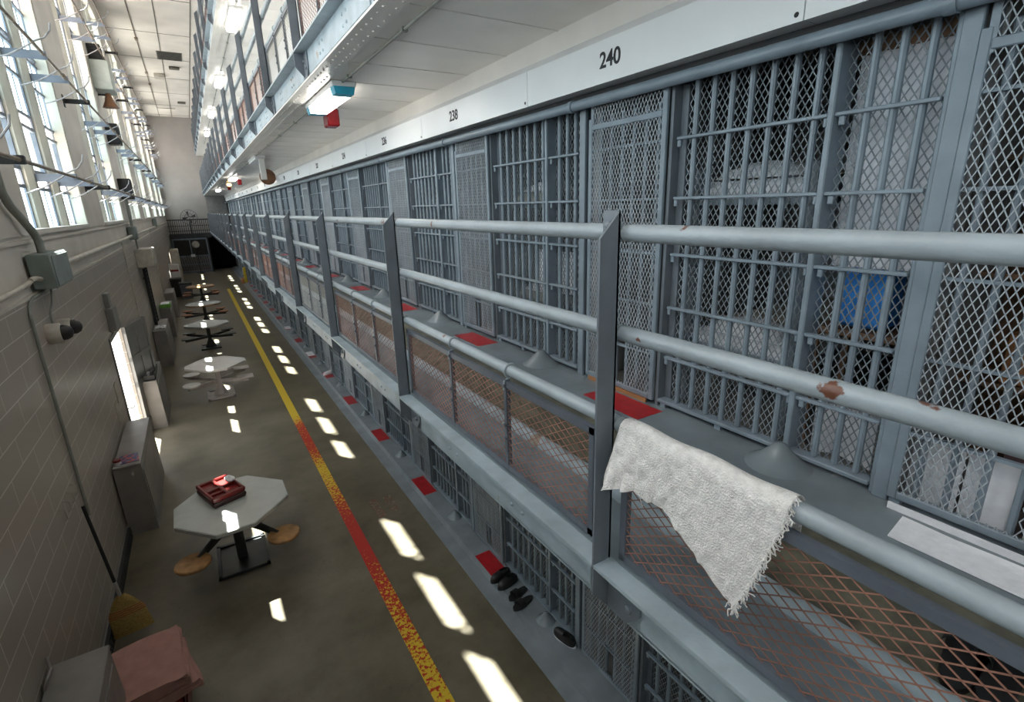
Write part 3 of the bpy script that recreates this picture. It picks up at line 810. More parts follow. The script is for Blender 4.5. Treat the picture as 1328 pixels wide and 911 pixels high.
# ladder / louvre rack
r = thing('wall_ladder', 'black steel ladder fixed upright on the block wall below the beige panel box', 'ladder', (XL, 17.3, .3))
for y in (0, .62): MB().box(.03, y, 0, .10, y + .05, 2.3).build('stile', 'blackiron', r)
rg = MB().tube([(.065, .04, 0), (.065, .63, 0)], .016, 8).mesh('rung', 'blackiron')
for i in range(22): link('rung', rg, r, (0, 0, .08 + i * .102))
for z in (.3, 2.0): MB().box(0, .05, z, .05, .62, z + .04).build('wall_bracket', 'blackiron', r)

# grey wall cabinets
def cabinet(y0, y1, h, label, x1=-1.05):
    r = thing('wall_cabinet', label, 'cabinet', (XL + .02, y0, 0), 0, 'grey metal cabinets along the window wall')
    w = x1 - XL - .02; L = y1 - y0
    MB().prism([(0, .0), (w, 0.0), (w * .93, h - .03), (w * .9, h - .03), (0, h - .03)], 1, 0, L).build('body', 'cab', r, smooth=False)
    MB().box(-.0, -.012, h - .03, w * .95, L + .012, h, .006).build('top', 'cab', r)
    d_ = MB()
    MB().prism([(w - .005, .12), (w + .006, .12), (w * .945 + .006, h - .12), (w * .945 - .005, h - .12)], 1, .06, L - .06).build('front_panel', 'cab', r, smooth=False)
    return r
cabinet(7.5, 9.25, .98, 'grey metal cabinet by the open door with a magazine on top')
cabinet(11.4, 12.9, .98, 'grey metal cabinet just past the open door with a black tray on top')
cabinet(16.3, 18.2, 1.0, 'grey metal cabinet with crumpled paper on top near the black ladder')
cabinet(20.2, 22.0, 1.0, 'grey metal cabinet with a green printed box on top')
cabinet(24.2, 25.8, 1.0, 'grey metal cabinet with a bare top, beyond the one with the green box')
r = cabinet(2.2, 4.12, 1.0, 'grey metal cabinet at the lower edge of the view beside the pink blankets', -1.02)
MB().tube(smooth([(.0, 1.7, 1.0), (.02, 1.72, 1.05), (.03, 1.8, 1.06), (.01, 1.86, 1.03), (.0, 1.9, 1.10)]), .012, 6).build('hook', 'cab', r)
# things on the cabinets
r = thing('magazine', 'colourful magazine lying on the grey cabinet by the open door', 'magazine', (-1.2, 7.68, .98), .12)
MB().box(-.10, -.13, 0, .10, .15, .012).build('pages', 'paper', r)
M['magc'] = mat('magazine_print', (.06, .07, .22), .35, var=.3, scale=30, chip=(.6, .08, .05), chipt=.52, chips=18)
MB().box(-.101, -.131, .012, .101, .151, .016).build('cover', 'magc', r)
r = thing('jar', 'red-lidded jar on the grey cabinet by the magazine', 'jar', (-1.31, 7.58, .98))
MB().lathe([(.04, 0), (.042, .01), (.042, .05)], 14).build('jar_body', 'paper', r); MB().lathe([(.045, .05), (.045, .075), (.04, .08)], 14).build('lid', 'tray', r)
r = thing('tray', 'shallow black tray of small things on the grey cabinet past the open door', 'tray', (-1.22, 11.9, .98))
tb = MB().box(-.14, -.45, 0, .14, .45, .012)
for a in ((-.14, -.45, .0, -.125, .45, .09), (.125, -.45, 0, .14, .45, .09), (-.14, -.45, 0, .14, -.435, .09), (-.14, .435, 0, .14, .45, .09)): tb.box(*a)
tb.build('tray_body', 'black', r)
for (n, x, y, m_) in (('paper_cup', 0, -.2, 'paper'), ('yellow_box', .02, .15, 'yellow')):
    o = MB().lathe([(.035, 0), (.045, .09), (.042, .092)], 12).build(n, m_, None, (-1.22 + x, 11.9 + y, .994)) if n == 'paper_cup' else MB().box(-.05, -.08, 0, .05, .08, .06, .005).build(n, m_, None, (-1.22 + x, 11.9 + y, .994))
    tag(o, {'paper_cup': 'white paper cup in the black tray on the cabinet', 'yellow_box': 'small yellow box in the black tray on the cabinet'}[n], 'cup' if n == 'paper_cup' else 'box')
o = MB().grid(lambda u, v: (-1.33 + .25 * u, 16.6 + .4 * v, 1.004 + .035 * abs(sin(9 * u + 5 * v)) * sin(pi * u)), 14, 14, .004, (0, 0, 1)).build('crumpled_paper', 'paper')
tag(o, 'crumpled white paper on the grey cabinet near the black ladder', 'paper')
r = thing('printed_box', 'green and white printed box on the fourth grey cabinet', 'box', (-1.2, 20.5, 1.0))
MB().box(-.15, -.2, 0, .15, .3, .12, .005).build('carton', 'green', r); MB().box(-.12, -.17, .12, .12, .27, .14, .005).build('lid', 'paper', r)
# white cabinet, bins beyond
r = thing('water_dispenser', 'white boxy appliance with a red stripe by the far window wall', 'appliance', (-1.15, 31.5, 0))
MB().box(-.2, 0, 0, .25, .8, 1.5, .03).build('body', 'lamw', r); MB().box(-.15, -.012, 1.15, .2, 0, 1.25).build('stripe', 'tray', r)
r = thing('storage_bin', 'dark blue grey plastic bin with lid by the far window wall', 'bin', (-.72, 29.5, 0))
MB().prism([(-.22, 0), (.22, 0), (.26, .72), (-.26, .72)], 1, -.3, .3).build('bin_body', 'darkbar', r); MB().box(-.28, -.33, .72, .28, .33, .78, .02).build('lid', 'black', r)
r = thing('storage_bin', 'black bin beside the white appliance at the far window wall', 'bin', (-1.12, 30.5, 0))
MB().prism([(-.2, 0), (.2, 0), (.24, .85), (-.24, .85)], 1, -.3, .3).build('bin_body', 'black', r); MB().box(-.26, -.33, .85, .26, .33, .92, .02).build('lid', 'blackiron', r)
r = thing('wall_cabinet', 'tall beige locker against the wall before the barred gate', 'locker', (XL, 36.5, 0)); 
MB().box(0, 0, 0, .45, .9, 2.0, .02).build('body', 'conduit', r); MB().box(.45, .05, .1, .465, .85, 1.95, .004).build('front_panel', 'conduit', r)
o = MB().box(1.95, 33.2, 0, 2.13, 33.7, .28, .01).build('cardboard_box', 'orange'); tag(o, 'orange brown cardboard box on the floor at the far curb', 'box')
o = MB().box(2.1, 33.0, .08, 2.25, 33.1, .95, .02).build('warning_post', 'yellow'); tag(o, 'small yellow upright marker by the far cells', 'marker')

# ------------------------------------------------------------------ broom, blankets, crate
bt = Vector((-1.335, 5.77, 1.38)); bb = Vector((-1.215, 5.56, .46))
r = thing('broom', 'corn broom with a black handle leaning on the block wall', 'broom', (-1.2, 5.3, 0))
q = lambda p: tuple(Vector(p) - Vector((-1.2, 5.3, 0)))
MB().tube([q(bb + (bt - bb) * .12), q(bt)], .015, 10).build('handle', 'black', r)
MB().tube([q(bb - (bt - bb) * .05), q(bb + (bt - bb) * .14)], .017, 10).build('ferrule', 'alum', r)
dn = (bb - bt).normalized(); side = Vector((.87, -.1, .05)).normalized(); side = (side - dn * side.dot(dn)).normalized(); th = dn.cross(side)
head = bb + dn * .01
def bris(u, v):
    a = 2 * pi * u; w_ = .035 + .10 * min(1, v * 2.2) ** .7 + .04 * v; t_ = .03 + .012 * v
    p = head + dn * (.40 * v) + side * (w_ * cos(a)) + th * (t_ * sin(a)); return q(p)
mb = MB().grid(bris, 40, 14); mb.build('bristles', 'straw', r, ang=80)
mb = MB()
for v in (.36, .41, .46, .51):
    ring = [bris(k / 24, v) for k in range(25)]; c_ = Vector(q(head + dn * (.40 * v)))
    mb.tube([tuple(c_ + (Vector(p) - c_) * 1.02) for p in ring], .003, 5, False)
mb.build('stitching', 'redthread', r)
r = thing('plastic_crate', 'dark red plastic crate under folded pink blankets', 'crate', (-.93, 4.32, 0))
cb = MB().box(-.24, -.3, 0, .24, .3, .02)
for a in ((-.24, -.3, 0, -.22, .3, .36), (.22, -.3, 0, .24, .3, .36), (-.24, -.3, 0, .24, -.28, .36), (-.24, .28, 0, .24, .3, .36)): cb.box(*a)
for z in (.33, .2): cb.box(-.25, -.31, z, -.235, .31, z + .03).box(.235, -.31, z, .25, .31, z + .03).box(-.25, -.31, z, .25, -.295, z + .03)
cb.build('crate_body', 'tray', r)
def folded(name, label, z, h, rz, dx, dy, m_, sx=.56, sy=.66):
    r = thing(name, label, 'blanket', (-.93 + dx, 4.32 + dy, z), rz, 'folded pink blankets on the crate')
    rnd = random.Random(int(z * 100))
    for i in range(3):
        hh = h / 3
        def fn(u, v, i=i):
            a = 2 * pi * v; e = .5
            cx = abs(cos(a)) ** e * (1 if cos(a) > 0 else -1); cz = abs(sin(a)) ** e * (1 if sin(a) > 0 else -1)
            return ((sx / 2 - .01 * i) * cx + .008 * sin(7 * u + i), (u - .5) * sy * (1 - .02 * i) + .01 * sin(5 * v * 6.28), hh * (i + .5) + hh * .52 * cz + .006 * sin(9 * u + 3 * i) * (cz > 0) + .02 * (u - .5) ** 2)
        m2 = MB().grid(fn, 16, 28); n_ = len(m2.v)
        m2.f.append(tuple(range(0, 28))); m2.f.append(tuple(range(16 * 29, 16 * 29 + 28)))
        m2.build('fold', m_, r, ang=70)
folded('folded_blanket', 'lower of two folded pink blankets on the red crate', .37, .07, .22, .04, -.03, 'pink', .58, .62)
folded('folded_blanket', 'upper of two folded pink blankets on the red crate', .445, .085, .12, .0, .02, 'pink')

# ------------------------------------------------------------------ tables
def table(loc, label, top, edge, seats, base, shape, seatkind, rz=0):
    r = thing('dining_table', label, 'table', (*loc, 0), rz, 'fixed tables down the hall')
    def poly(s_):
        if shape == 'oct': return [(x * s_, y * s_) for (x, y) in ((.58, .21), (.21, .60), (-.27, .62), (-.585, .22), (-.575, -.21), (-.19, -.63), (.19, -.61), (.585, -.2))]
        if shape == 'hex': return [(x * s_, y * s_) for (x, y) in ((.60, .08), (.22, .56), (-.22, .62), (-.60, .12), (-.60, -.12), (-.14, -.6), (.2, -.62), (.60, -.16))]
        return [(.58 * s_ * cos(2 * pi * k / 28), .58 * s_ * sin(2 * pi * k / 28)) for k in range(28)]
    MB().prism(poly(1), 2, .715, .755).build('tabletop', edge, r, smooth=False)
    MB().prism(poly(.985), 2, .755, .760).build('laminate', top, r, smooth=False)
    sm = base
    c = MB()
    if shape == 'oct':
        c.box(-.055, -.055, .02, .055, .055, .70, .01).prism([(-.22, .69), (.22, .69), (.07, .5), (-.07, .5)], 1, -.012, .012).prism([(-.22, .69), (.22, .69), (.07, .5), (-.07, .5)], 0, -.012, .012)
    else:
        c.prism([(-.08, .02), (.08, .02), (.055, .25), (.06, .70), (-.06, .70), (-.055, .25)], 0, -.05, .05).prism([(-.15, .02), (.15, .02), (.05, .26), (-.05, .26)], 1, -.02, .02).box(-.2, -.2, .68, .2, .2, .715)
    c.build('pedestal', sm, r, smooth=False)
    b_ = MB()
    b_.box(-.27, -.33, .0, .27, .33, .014, .004)
    for a in ((-.27, -.33, .0, -.23, .33, .035), (.23, -.33, 0, .27, .33, .035), (-.27, -.33, 0, .27, -.29, .035), (-.27, .29, 0, .27, .33, .035)): b_.box(*a)
    for a in (-.25, .25):
        for d_ in (-.31, .31): b_.lathe([(.014, .035), (.012, .045), (.001, .048)], 8, (a, d_, 0))
    b_.build('base_plate', sm, r, smooth=False)
    for i, (x, y) in enumerate(seats):
        a = MB(); n = Vector((-y, x, 0)).normalized() * .025
        v = Vector((x, y, 0)); L = v.length; dv = v / L
        def bar(p, q_, h, w_):
            k = len(a.v); nn = Vector((-dv.y, dv.x, 0)) * w_
            for s1 in (-1, 1):
                for (pp, zz) in ((p, h[0]), (q_, h[1]), (q_, h[2]), (p, h[3])):
                    o_ = dv * pp + nn * s1; a.v.append((o_.x, o_.y, zz))
            a.f += [tuple(k + j for j in f_) for f_ in ((3, 2, 1, 0), (4, 5, 6, 7), (0, 1, 5, 4), (1, 2, 6, 5), (2, 3, 7, 6), (3, 0, 4, 7))]
        if shape == 'oct': bar(.02, L + .06, (.50, .395, .43, .62), .018)
        else: bar(.02, L + .08, (.31, .345, .40, .39), .03)
        a.box(x - .03, y - .03, .36, x + .03, y + .03, .425)
        a.build('seat_arm', sm, r, smooth=False)
        kind = seatkind[i]
        if kind == 'sq':
            MB().box(x - .17, y - .15, .42, x + .17, y + .15, .445, .008).build('seat', sm, r)
        else:
            MB().lathe([(.15, .425), (.17, .43), (.175, .455), (.165, .465), (.001, .466)], 26, (x, y, 0)).build('seat', kind, r)
    return r
S4 = ((-.45, -.51), (.45, -.51), (.45, .51), (-.45, .51))
table((-.145, 6.2), 'nearest grey octagonal table with round wooden seats and red trays on top', 'lam', 'lam', S4, 'tablesteel', 'oct', ['wood'] * 4)
table((-.06, 12.85), 'second table from the camera, pale steel with white round and square seats', 'lamw', 'lamw', ((-.52, -.42), (.52, -.36), (.5, .42), (-.52, .45)), 'tablewhite', 'hex', ['lamw', 'sq', 'sq', 'lamw'])
table((-.10, 17.9), 'third table from the camera, grey top with dark square seats', 'lam', 'lam', ((-.55, -.42), (.55, -.36), (.52, .42), (-.52, .45)), 'tablesteel', 'hex', ['sq'] * 4)
table((-.11, 22.1), 'fourth table from the camera, round grey top with a wooden edge', 'lam', 'wood', ((-.58, -.42), (.6, -.36), (.55, .42), (-.55, .45)), 'tablesteel', 'round', ['woodred'] * 4)
table((-.12, 27.6), 'farthest table, round brown wooden top and wooden seats', 'wood', 'wood', ((-.58, -.42), (.6, -.36), (.55, .42), (-.55, .45)), 'tablesteel', 'round', ['woodred'] * 4)
def foodtray(z, label, m_, cup):
    r = thing('food_tray', label, 'tray', (-.235, 6.43, z), radians(-71), 'food trays on the nearest table')
    b_ = MB().box(-.245, -.18, 0, .245, .18, .03, .012)
    for a in ((-.25, -.185, .02, -.215, .185, .065), (.215, -.185, .02, .25, .185, .065), (-.25, -.185, .02, .25, -.15, .065), (-.25, .15, .02, .25, .185, .065)): b_.box(*a, b=.01)
    if cup:
        for a in ((-.02, -.16, .02, .02, .16, .06), (-.22, -.02, .02, .22, .02, .06), (.1, -.16, .02, .13, 0, .06)): b_.box(*a, b=.008)
    b_.build('tray_body', m_, r, smooth=False)
foodtray(.76, 'maroon food tray, the lower of two stacked on the nearest table', 'trayd', False)
foodtray(.826, 'red compartment food tray, the upper of two on the nearest table', 'tray', True)
o = MB().grid(lambda u, v: (.05 * cos(6.28 * u) * (1 + .2 * sin(14 * u + 5 * v)) * sin(pi * min(max(v, .04), .96)) ** .5, (v - .5) * .15, .034 + .032 * sin(6.28 * u) * (1 + .25 * sin(11 * u)) * sin(pi * min(max(v, .04), .96)) ** .5), 18, 10).build('plastic_wrapper', 'paper', None, (-.13, 6.5, .886))
o.rotation_euler = (0, 0, .5)
tag(o, 'crumpled white wrapper lying in the red food tray', 'wrapper')

# ------------------------------------------------------------------ shoes, papers, rug
def shoe(mb, L, W, H, kind):
    """sole outline along +x (toe), optional upper"""
    out = []
    for k in range(28):
        t = 2 * pi * k / 28; x = cos(t) * L / 2; w = W / 2 * (1 - .16 * (1 if x < 0 else 0) * abs(cos(t)) + .12 * max(0, cos(t * 1)) * 0.5)
        pinch = 1 - .14 * math.exp(-((x + .02) / (.2 * L)) ** 2)
        out.append((x, sin(t) * w * pinch))
    mb.prism(out, 2, 0, .022)
    return out
def pair(loc, rz, label, cat, kind, gap=.13, L=.27, m_='black', sole='black', skew=.0):
    r = thing({'slipper': 'slip_on_shoes', 'slide': 'slide_sandals', 'sneaker': 'sneaker', 'slidebig': 'slide_sandals'}[kind], label, cat, loc, rz)
    for s_ in ((-1, 1) if kind != 'sneaker' else (0,)):
        mb = MB(); out = shoe(mb, L, .105, .05, kind)
        mb.v = [(x + skew * s_, y + s_ * gap / 2, z) for (x, y, z) in mb.v]; so_ = mb.build('sole', sole, r)
        up = MB()
        if kind in ('slipper', 'sneaker'):
            def fn(u, v):
                a = pi * v; x = -L / 2 * .96 + L * .97 * u
                w = .05 * max(.02, 1 - abs(2 * u - 1) ** 3.2) ** .5; h = .022 + (.055 + .01 * cos(pi * u) ) * max(.02, 1 - abs(2 * u - 1) ** 4) ** .5
                op = .55 if .06 < u < .5 and .3 < v < .7 else 1
                return (x + skew * s_, s_ * gap / 2 + w * cos(a), .015 + (h * sin(a) ** .6) * op)
            up.grid(fn, 24, 16)
        else:
            up.grid(lambda u, v: (-.0 + L * (.02 + .24 * u) + skew * s_, s_ * gap / 2 + .058 * cos(pi * v), .01 + .055 * sin(pi * v) ** .7), 6, 14, .006, (0, 0, 1))
        up.build('upper' if kind in ('slipper', 'sneaker') else 'strap', m_, r, ang=70)
    return r
pair((2.25, 4.0, .08), pi + .12, 'pair of black slip-on shoes on the ground floor curb nearer the red square', 'shoes', 'slipper')
pair((2.26, 3.68, .08), pi + .2, 'pair of flat black slide sandals on the ground floor curb', 'sandals', 'slide', skew=.03)
pair((2.33, 3.02, .08), pi / 2 + .2, 'black and white sneaker on the curb against the cell front', 'shoe', 'sneaker', m_='black', sole='paper')
pair((2.28, 12.6, .08), pi + .3, 'white shoe on the ground floor curb beside a red square', 'shoe', 'sneaker', m_='paper', sole='paper')
pair((1.66, .265, DK + .001), .12, 'black slide sandals on the walkway behind the rusty mesh', 'sandals', 'slidebig', gap=.075, L=.30)
for (y, s_) in ((14.6, 'nearer'), (18.6, 'farther')):
    o = MB().box(2.18, y, .082, 2.36, y + .45, .09).build('paper_sheet', 'paper', None); tag(o, '%s white paper sheet lying on the ground floor curb' % s_, 'paper', 'white sheets on the curb')
o = MB().grid(lambda u, v: (2.105 + .175 * u, .70 - .75 * v - .02 * (1 - u), DK + .004 + .006 * abs(sin(5 * v + 2 * u)) * u), 12, 30, .006, (0, 0, 1)).build('white_cloth', 'linen')
tag(o, 'white cloth spread on the walkway floor before the nearest mesh door', 'cloth')
o = MB().box(2.325, -.35, DK + .0, 2.335, .775, DK + .028).build('threshold_board', 'paper'); tag(o, 'white board standing along the foot of the nearest mesh door', 'board')
o = MB().box(2.36, 2.2, DK + .0, 2.372, 2.78, DK + .028).build('cardboard_strip', 'orange'); tag(o, 'brown and white cardboard strip under the door of cell 240', 'cardboard')

# ------------------------------------------------------------------ inside the cells
def bunk(loc, label, grp, linen, blanket):
    r = thing('bunk', label, 'bunk', loc, 0, grp)
    MB().box(0, 0, .36, 1.9, .72, .39).box(0, 0, 1.25, 1.9, .72, 1.28).build('bunk_shelf', 'bar', r, smooth=False)
    for x in (.02, 1.86):
        for y in (.0, .68): MB().box(x, y, 0, x + .04, y + .04, 1.45).build('leg', 'bar', r, smooth=False)
    for z in (.39, 1.28):
        MB().box(.03, .03, z, 1.85, .69, z + .1, .03).build('mattress', linen, r)
        MB().grid(lambda u, v: (.25 + 1.3 * u, .0 + .72 * v, z + .11 + .03 * sin(7 * u + 4 * v) ** 2 * sin(pi * v)), 16, 12, .01, (0, 0, 1)).build('blanket', blanket, r)
        MB().grid(lambda u, v: (.04 + .28 * u, .1 + .5 * v, z + .11 + .09 * (sin(pi * u) * sin(pi * v)) ** .4), 10, 10).build('pillow', 'linen', r)
for k in range(0, 5):
    y = 2.15 + P * k
    bunk((2.6, y - .74, DK), 'grey bunk with mattress and bedding inside cell %d' % (240 - 2 * k), 'bunks in the upper cells', 'linen' if k % 2 == 0 else 'tan', ('tan', 'blanket', 'blue', 'linen', 'blanket')[k])
for k in range(1, 4):
    y = 2.15 + P * k
    bunk((2.6, y - .15, .08), 'grey bunk with bedding inside a ground floor cell, %s from the camera' % ORD[k - 1], 'bunks in the ground floor cells', 'tan', ('darkwood', 'linen', 'blanket')[k - 1])
o = MB().grid(lambda u, v: (2.54 + .012 * sin(22 * u) + .004 * sin(9 * v), .92 + .33 * u, 3.72 + .88 * v), 40, 12, .006, (1, 0, 0)).build('hanging_sheet', 'linen')
tag(o, 'white sheet hanging behind the bars of cell 240', 'sheet')
o = MB().box(2.53, .9, 4.6, 2.6, 1.3, 4.66).build('hanging_rail', 'darkwood'); tag(o, 'brown wooden strip from which the white sheet hangs in cell 240', 'rail')
r = thing('cell_shelf', 'wooden shelf unit behind the bars of cell 240', 'shelf', (2.6, .9, DK))
MB().box(0, 0, .63, .35, .42, .66).box(0, 0, 0, .03, .03, .63).box(0, .39, 0, .03, .42, .63).box(.32, 0, 0, .35, .03, .63).box(.32, .39, 0, .35, .42, .63).build('shelf_board', 'darkwood', r)
o = MB().box(2.64, 1.03, 3.42, 2.8, 1.25, 3.70, .02).build('blue_pack', 'blue'); tag(o, 'bright blue pack on the wooden shelf of cell 240', 'pack')
o = MB().box(2.83, 1.0, 3.42, 2.93, 1.2, 3.66, .02).build('dark_blue_pack', 'darkbar'); tag(o, 'dark blue pack behind the bright blue pack in cell 240', 'pack')
o = MB().grid(lambda u, v: (2.56 + .05 * sin(pi * u) + .01 * sin(12 * u), .95 + .28 * u, 2.76 + .26 * v), 14, 8, .05, (1, 0, 0)).build('laundry_bag', 'linen'); tag(o, 'white laundry bag on the floor of cell 240 behind the bars', 'bag')
r = thing('cell_shelf', 'brown wooden shelves filled with boxes inside the nearest cell', 'shelf', (2.72, -.25, DK))
MB().box(0, 0, 0, .4, .02, 1.85).box(0, 1.02, 0, .4, 1.04, 1.85).box(.38, 0, 0, .4, 1.04, 1.85).build('side', 'darkwood', r)
for z in (.5, .95, 1.4, 1.83): MB().box(0, 0, z, .4, 1.04, z + .02).build('shelf_board', 'darkwood', r)
rnd = random.Random(5)
M['plum'] = mat('plum_carton', (.20, .12, .13), .7, var=.2)
for i, z in enumerate((.0, .52, .97, 1.42)):
    yy = .05
    for j in range(4):
        w_ = rnd.uniform(.14, .2); h = rnd.uniform(.2, .33)
        o = MB().box(2.74, -.25 + yy, DK + z + .004, 2.74 + .3, -.25 + yy + w_, DK + z + h, .004).build('carton', rnd.choice(['darkwood', 'darkwood', 'woodred', 'plum', 'orange']))
        tag(o, 'brown carton on the wooden shelves inside the nearest cell', 'carton', 'cartons on the nearest cell\'s shelves')
        yy += w_ + .03
for i, (y, h) in enumerate(((.68, .27), (.50, .28), (.30, .30), (.10, .28))):
    o = MB().box(2.452, y - .085, DK + .03, 2.458, y + .085, DK + .03 + h).build('white_sheet_of_paper', 'paper')
    tag(o, '%s of four white sheets standing behind the nearest mesh door, counted from the post' % ('first', 'second', 'third', 'last')[i], 'paper', 'white sheets behind the nearest mesh door')
o = MB().grid(lambda u, v: (2.58 + .015 * sin(20 * u), 3.25 + .5 * u, DK + .55 + .35 * v), 20, 6, .006, (1, 0, 0)).build('hanging_sheet', 'linen'); tag(o, 'pale cloth hanging behind the bars of cell 238', 'sheet')

# ------------------------------------------------------------------ lights under the walkways
def striplight(loc, label, grp, tape, loose=False):
    r = thing('strip_light', label, 'light', loc, 0, grp)
    MB().box(-.11, 0, -.05, .11, 1.3, 0, .006).build('housing', 'white', r)
    def dif(a, b): return MB().prism([(-.10, -.05), (.10, -.05), (.085, -.115), (-.085, -.115)], 1, a, b)
    if tape:
        dif(.14, 1.16).build('diffuser', 'tube', r, smooth=False); dif(.0, .14).build('cyan_end_cap', 'cobalt', r, smooth=False); dif(1.16, 1.3).build('cyan_end_cap', 'cobalt', r, smooth=False)
    elif loose:
        MB().box(-.1, 0, -.09, .1, 1.3, -.05, .004).build('diffuser', 'white', r)
        MB().box(-.04, -.03, -.50, .08, .03, -.06, .01).build('hanging_cover', 'lamw', r)
    else: dif(0, 1.3).build('diffuser', 'tube', r, smooth=False)
    return r
G3 = 'strip lights under the walkway above'
zs = DK + TH - .232
striplight((1.44, 5.25, zs), 'lit strip light with cyan ends under the upper walkway', G3, True)
striplight((1.5, 12.6, zs), 'unlit strip light with its white cover hanging down', G3, False, True)
striplight((1.5, 20.0, zs), 'lit strip light under the upper walkway, past the brown bell', G3, False)
striplight((1.5, 30.5, zs), 'lit strip light farthest under the upper walkway', G3, False)
r = thing('bulkhead_lamp', 'warm orange lamp under the upper walkway far down the hall', 'lamp', (1.6, 24.2, zs))
MB().box(-.1, 0, -.04, .1, .5, 0, .01).build('housing', 'white', r); MB().lathe([(.07, -.04), (.09, -.1), (.05, -.15), (.001, -.155)], 14, (0, .2, 0)).build('globe', 'tubew', r, ang=80)
z4 = DK + 2 * TH - .232
for y, s_ in ((12.3, 'nearest'), (18.2, 'second'), (24.2, 'third'), (30.2, 'farthest')):
    striplight((1.45, y, z4), '%s lit strip light under the topmost walkway' % s_, 'strip lights under the topmost walkway', False)
for (x, y, s_) in ((1.62, 6.55, 'nearest'), (1.75, 21.4, 'second'), (1.72, 26.5, 'farthest')):
    r = thing('exit_light', '%s red signal lamp under the upper walkway' % s_, 'signal lamp', (x, y, zs), 0, 'red signal lamps')
    MB().box(-.06, -.04, -.03, .06, .16, 0).build('housing', 'white', r); MB().box(-.07, -.05, -.22, .07, .17, -.03, .015).build('lens', 'redglass', r)
r = thing('alarm_bell', 'round brown alarm bell under the upper walkway', 'bell', (2.09, 16.6, zs - .22), 0)
MB().lathe([(.02, .06), (.10, .05), (.19, .015), (.215, -.03), (.21, -.05), (.001, -.055)], 26, (0, 0, 0), 1).build('gong', 'clay', r, ang=70)
MB().box(-.03, .0, .0, .03, .08, .22).build('hanger', 'blackiron', r)
for (z, x, s_) in ((zs - .012, 1.43, 'upper walkway'), (z4 - .012, 1.45, 'topmost walkway')):
    mb = MB().tube([(x, -3, z), (x, 36, z)], .011, 8)
    for k in range(24): mb.box(x - .02, -2 + 1.4 * k, z - .014, x + .02, -1.97 + 1.4 * k, z + .012)
    tag(mb.build('conduit', 'gconduit'), 'thin grey conduit along the underside of the %s' % s_, 'conduit')
# ceiling fittings
r = thing('ceiling_vent', 'dark rectangular ceiling vent high above the tables', 'vent', (.43, 27.3, ZC - .02))
MB().box(-.44, -.65, 0, .44, .65, .02).build('vent_frame', 'grille', r)
sl_ = MB()
for i in range(9): sl_.box(-.4, -.6 + i * .14, -.012, .4, -.56 + i * .14, 0)
sl_.build('slats', 'blackiron', r)
o = MB().box(-.28, 30.6, ZC - .16, .12, 31.2, ZC - .018, .02).build('ceiling_unit', 'conduit'); tag(o, 'pale square unit on the ceiling beside the ceiling conduit', 'ceiling unit')
for (x, y, s_) in ((.55, 29.0, 'nearer'), (.75, 37.5, 'farther')):
    o = MB().box(x - .2, y, ZC - .1, x + .2, y + .3, ZC - .018, .02).build('ceiling_fixture', 'grille'); tag(o, '%s small grey fixture on the ceiling past the dark vent' % s_, 'fixture', 'small ceiling fixtures')
mb = MB().tube([(-.55, -3, ZC - .03), (-.55, 40, ZC - .03), (.4, 40, ZC - .03)], .016, 8)
for y in (25, 30.5, 33): mb.box(-.6, y, ZC - .06, -.5, y + .25, ZC - .0175)
tag(mb.build('conduit', 'shaft'), 'rusty conduit along the hall ceiling', 'conduit')

# ------------------------------------------------------------------ far end: platform, rail, fan, gate
struct(MB().box(XL, 42.0, 2.42, 1.10, YE, 2.56).box(XL, 41.96, 2.36, 1.10, 42.0, 2.58).build('floor_platform', 'blackiron'))
r = thing('platform_railing', 'black barred railing on the platform over the far gate', 'railing', (0, 42.03, 2.56))
MB().box(XL + .02, -.02, 1.0, 1.08, .03, 1.08).box(XL + .02, -.02, .62, 1.08, .02, .66).box(XL + .02, -.02, .28, 1.08, .02, .32).box(XL + .02, -.02, .02, 1.08, .03, .12).build('rail', 'blackiron', r)
pb = MB().box(-.018, -.018, .02, .018, .018, 1.05).mesh('baluster', 'blackiron', False)
for i in range(20): link('baluster', pb, r, (XL + .1 + i * .122, 0, 0))
r = thing('drum_fan', 'large round black fan standing on the far platform', 'fan', (-.02, 42.6, 2.56))
MB().tube([(0, 0, 0), (0, 0, .85)], .03, 10).build('pole', 'blackiron', r); MB().lathe([(.3, 0), (.3, .03), (.05, .06)], 18).build('base', 'blackiron', r)
cg = MB()
for rr_ in (.25, .50): cg.tube([(rr_ * cos(t), -.08, 1.2 + rr_ * sin(t)) for t in [2 * pi * k / 28 for k in range(29)]], .012, 6, False)
for k in range(8): a = 2 * pi * k / 16; cg.tube([(0, -.1, 1.2), (.50 * cos(a), -.08, 1.2 + .50 * sin(a))], .007, 5)
cg.tube([(.5 * cos(t), .12, 1.2 + .5 * sin(t)) for t in [2 * pi * k / 28 for k in range(29)]], .012, 6, False)
cg.build('cage', 'blackiron', r)
bl = MB()
for k in range(4):
    a0 = k * pi / 2
    bl.grid(lambda u, v: ((.06 + .34 * u) * cos(a0 + .4 * v), .02 + .08 * v, 1.2 + (.06 + .34 * u) * sin(a0 + .5 * v)), 6, 5, .006, (0, 1, 0))
bl.build('fan_blades', 'blackiron', r)
r = thing('barred_gate', 'dark barred gate closing the far end of the hall floor', 'gate', (0, 42.0, 0))
MB().box(-1.3, -.05, 0, -1.22, .05, 2.36).box(.70, -.05, 0, .78, .05, 2.36).box(-1.3, -.05, 2.26, .78, .05, 2.36).box(-.3, -.04, 1.15, -.24, .04, 2.3).box(-1.3, -.04, 1.12, .78, .04, 1.2).box(-1.3, -.04, .0, .78, .04, .08).box(-1.3, -.04, .55, .78, .04, .6).build('gate_frame', 'bracket', r)
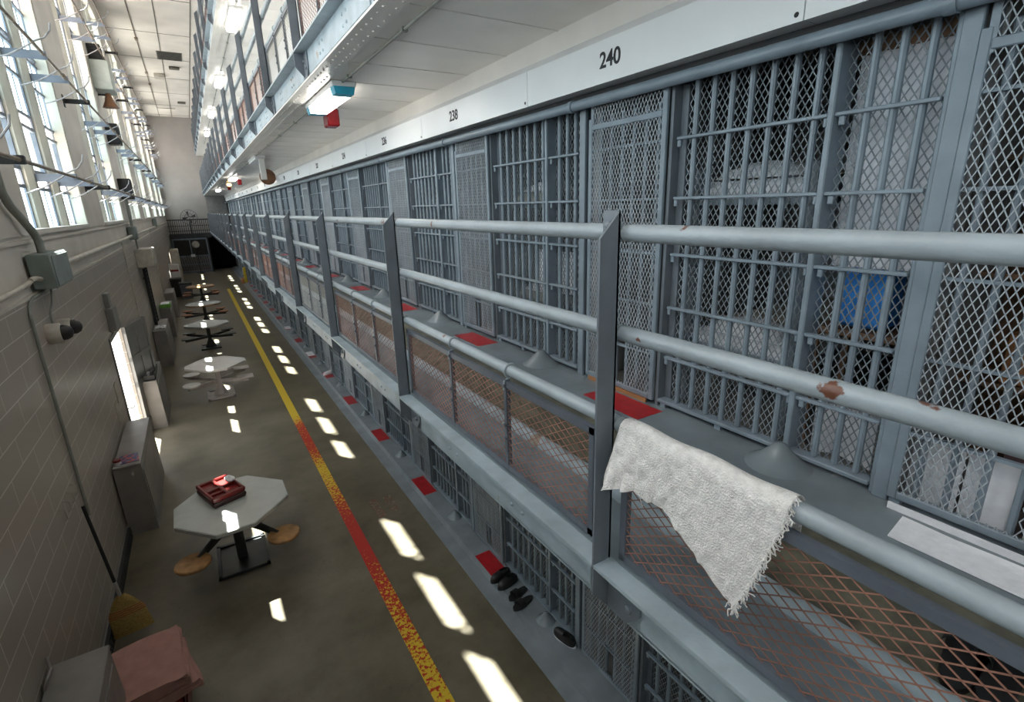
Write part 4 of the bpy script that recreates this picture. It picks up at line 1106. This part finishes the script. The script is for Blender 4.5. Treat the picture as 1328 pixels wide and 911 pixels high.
gb = MB().box(-.016, -.016, .02, .016, .016, 1.15).mesh('gate_bar', 'lever', False)
for i in range(24): link('gate_bar', gb, r, (-1.2 + i * .082, 0, 0))
MB().box(-1.22, .02, 1.2, .70, .03, 2.26).build('upper_screen', 'dark', r)
o = MB().box(-.35, 41.9, 1.1, -.1, 41.94, 1.28).build('notice_card', 'paper'); tag(o, 'pale card on the middle of the far barred gate', 'card')
r = thing('pedestal_fan', 'small pale fan seen against the dark upper half of the far gate', 'fan', (.05, 41.7, 0))
MB().tube([(0, 0, 0), (0, 0, 1.75)], .02, 8).build('pole', 'blackiron', r); MB().lathe([(.22, 0), (.22, .03), (.03, .05)], 16).build('base', 'blackiron', r)
cg = MB()
for rr_ in (.08, .15, .22): cg.tube([(rr_ * cos(t), -.06, 1.95 + rr_ * sin(t)) for t in [2 * pi * k / 20 for k in range(21)]], .012, 5, False)
cg.lathe([(.2, -.02), (.2, .0), (.001, .01)], 20, (0, 0, 1.95), 1); cg.build('cage', 'conduit', r)

#@@END@@

# ------------------------------------------------------------------ light
w = bpy.data.worlds.new('world'); SC.world = w; w.use_nodes = True
bg = w.node_tree.nodes['Background']; bg.inputs[0].default_value = (.86, .94, 1, 1); bg.inputs[1].default_value = 2.6
sd = Vector((1, -1.48, -3.0)).normalized()
sl = bpy.data.lights.new('sun', 'SUN'); sl.energy = 55; sl.angle = radians(.55); sl.color = (1, .95, .87)
so = bpy.data.objects.new('sun', sl); COL.objects.link(so); so.rotation_euler = sd.to_track_quat('-Z', 'Y').to_euler(); so.location = (-6, 10, 15)
SC.view_settings.view_transform = 'Standard'; SC.view_settings.look = 'None'; SC.view_settings.gamma = 1; SC.view_settings.use_curve_mapping = False
SC.view_settings.exposure = 0.74
SC.cycles.use_denoising = True
SC.cycles.max_bounces = 10; SC.cycles.diffuse_bounces = 6; SC.cycles.glossy_bounces = 4; SC.cycles.transparent_max_bounces = 16
SC.cycles.sample_clamp_indirect = 8; SC.cycles.caustics_reflective = False; SC.cycles.caustics_refractive = False
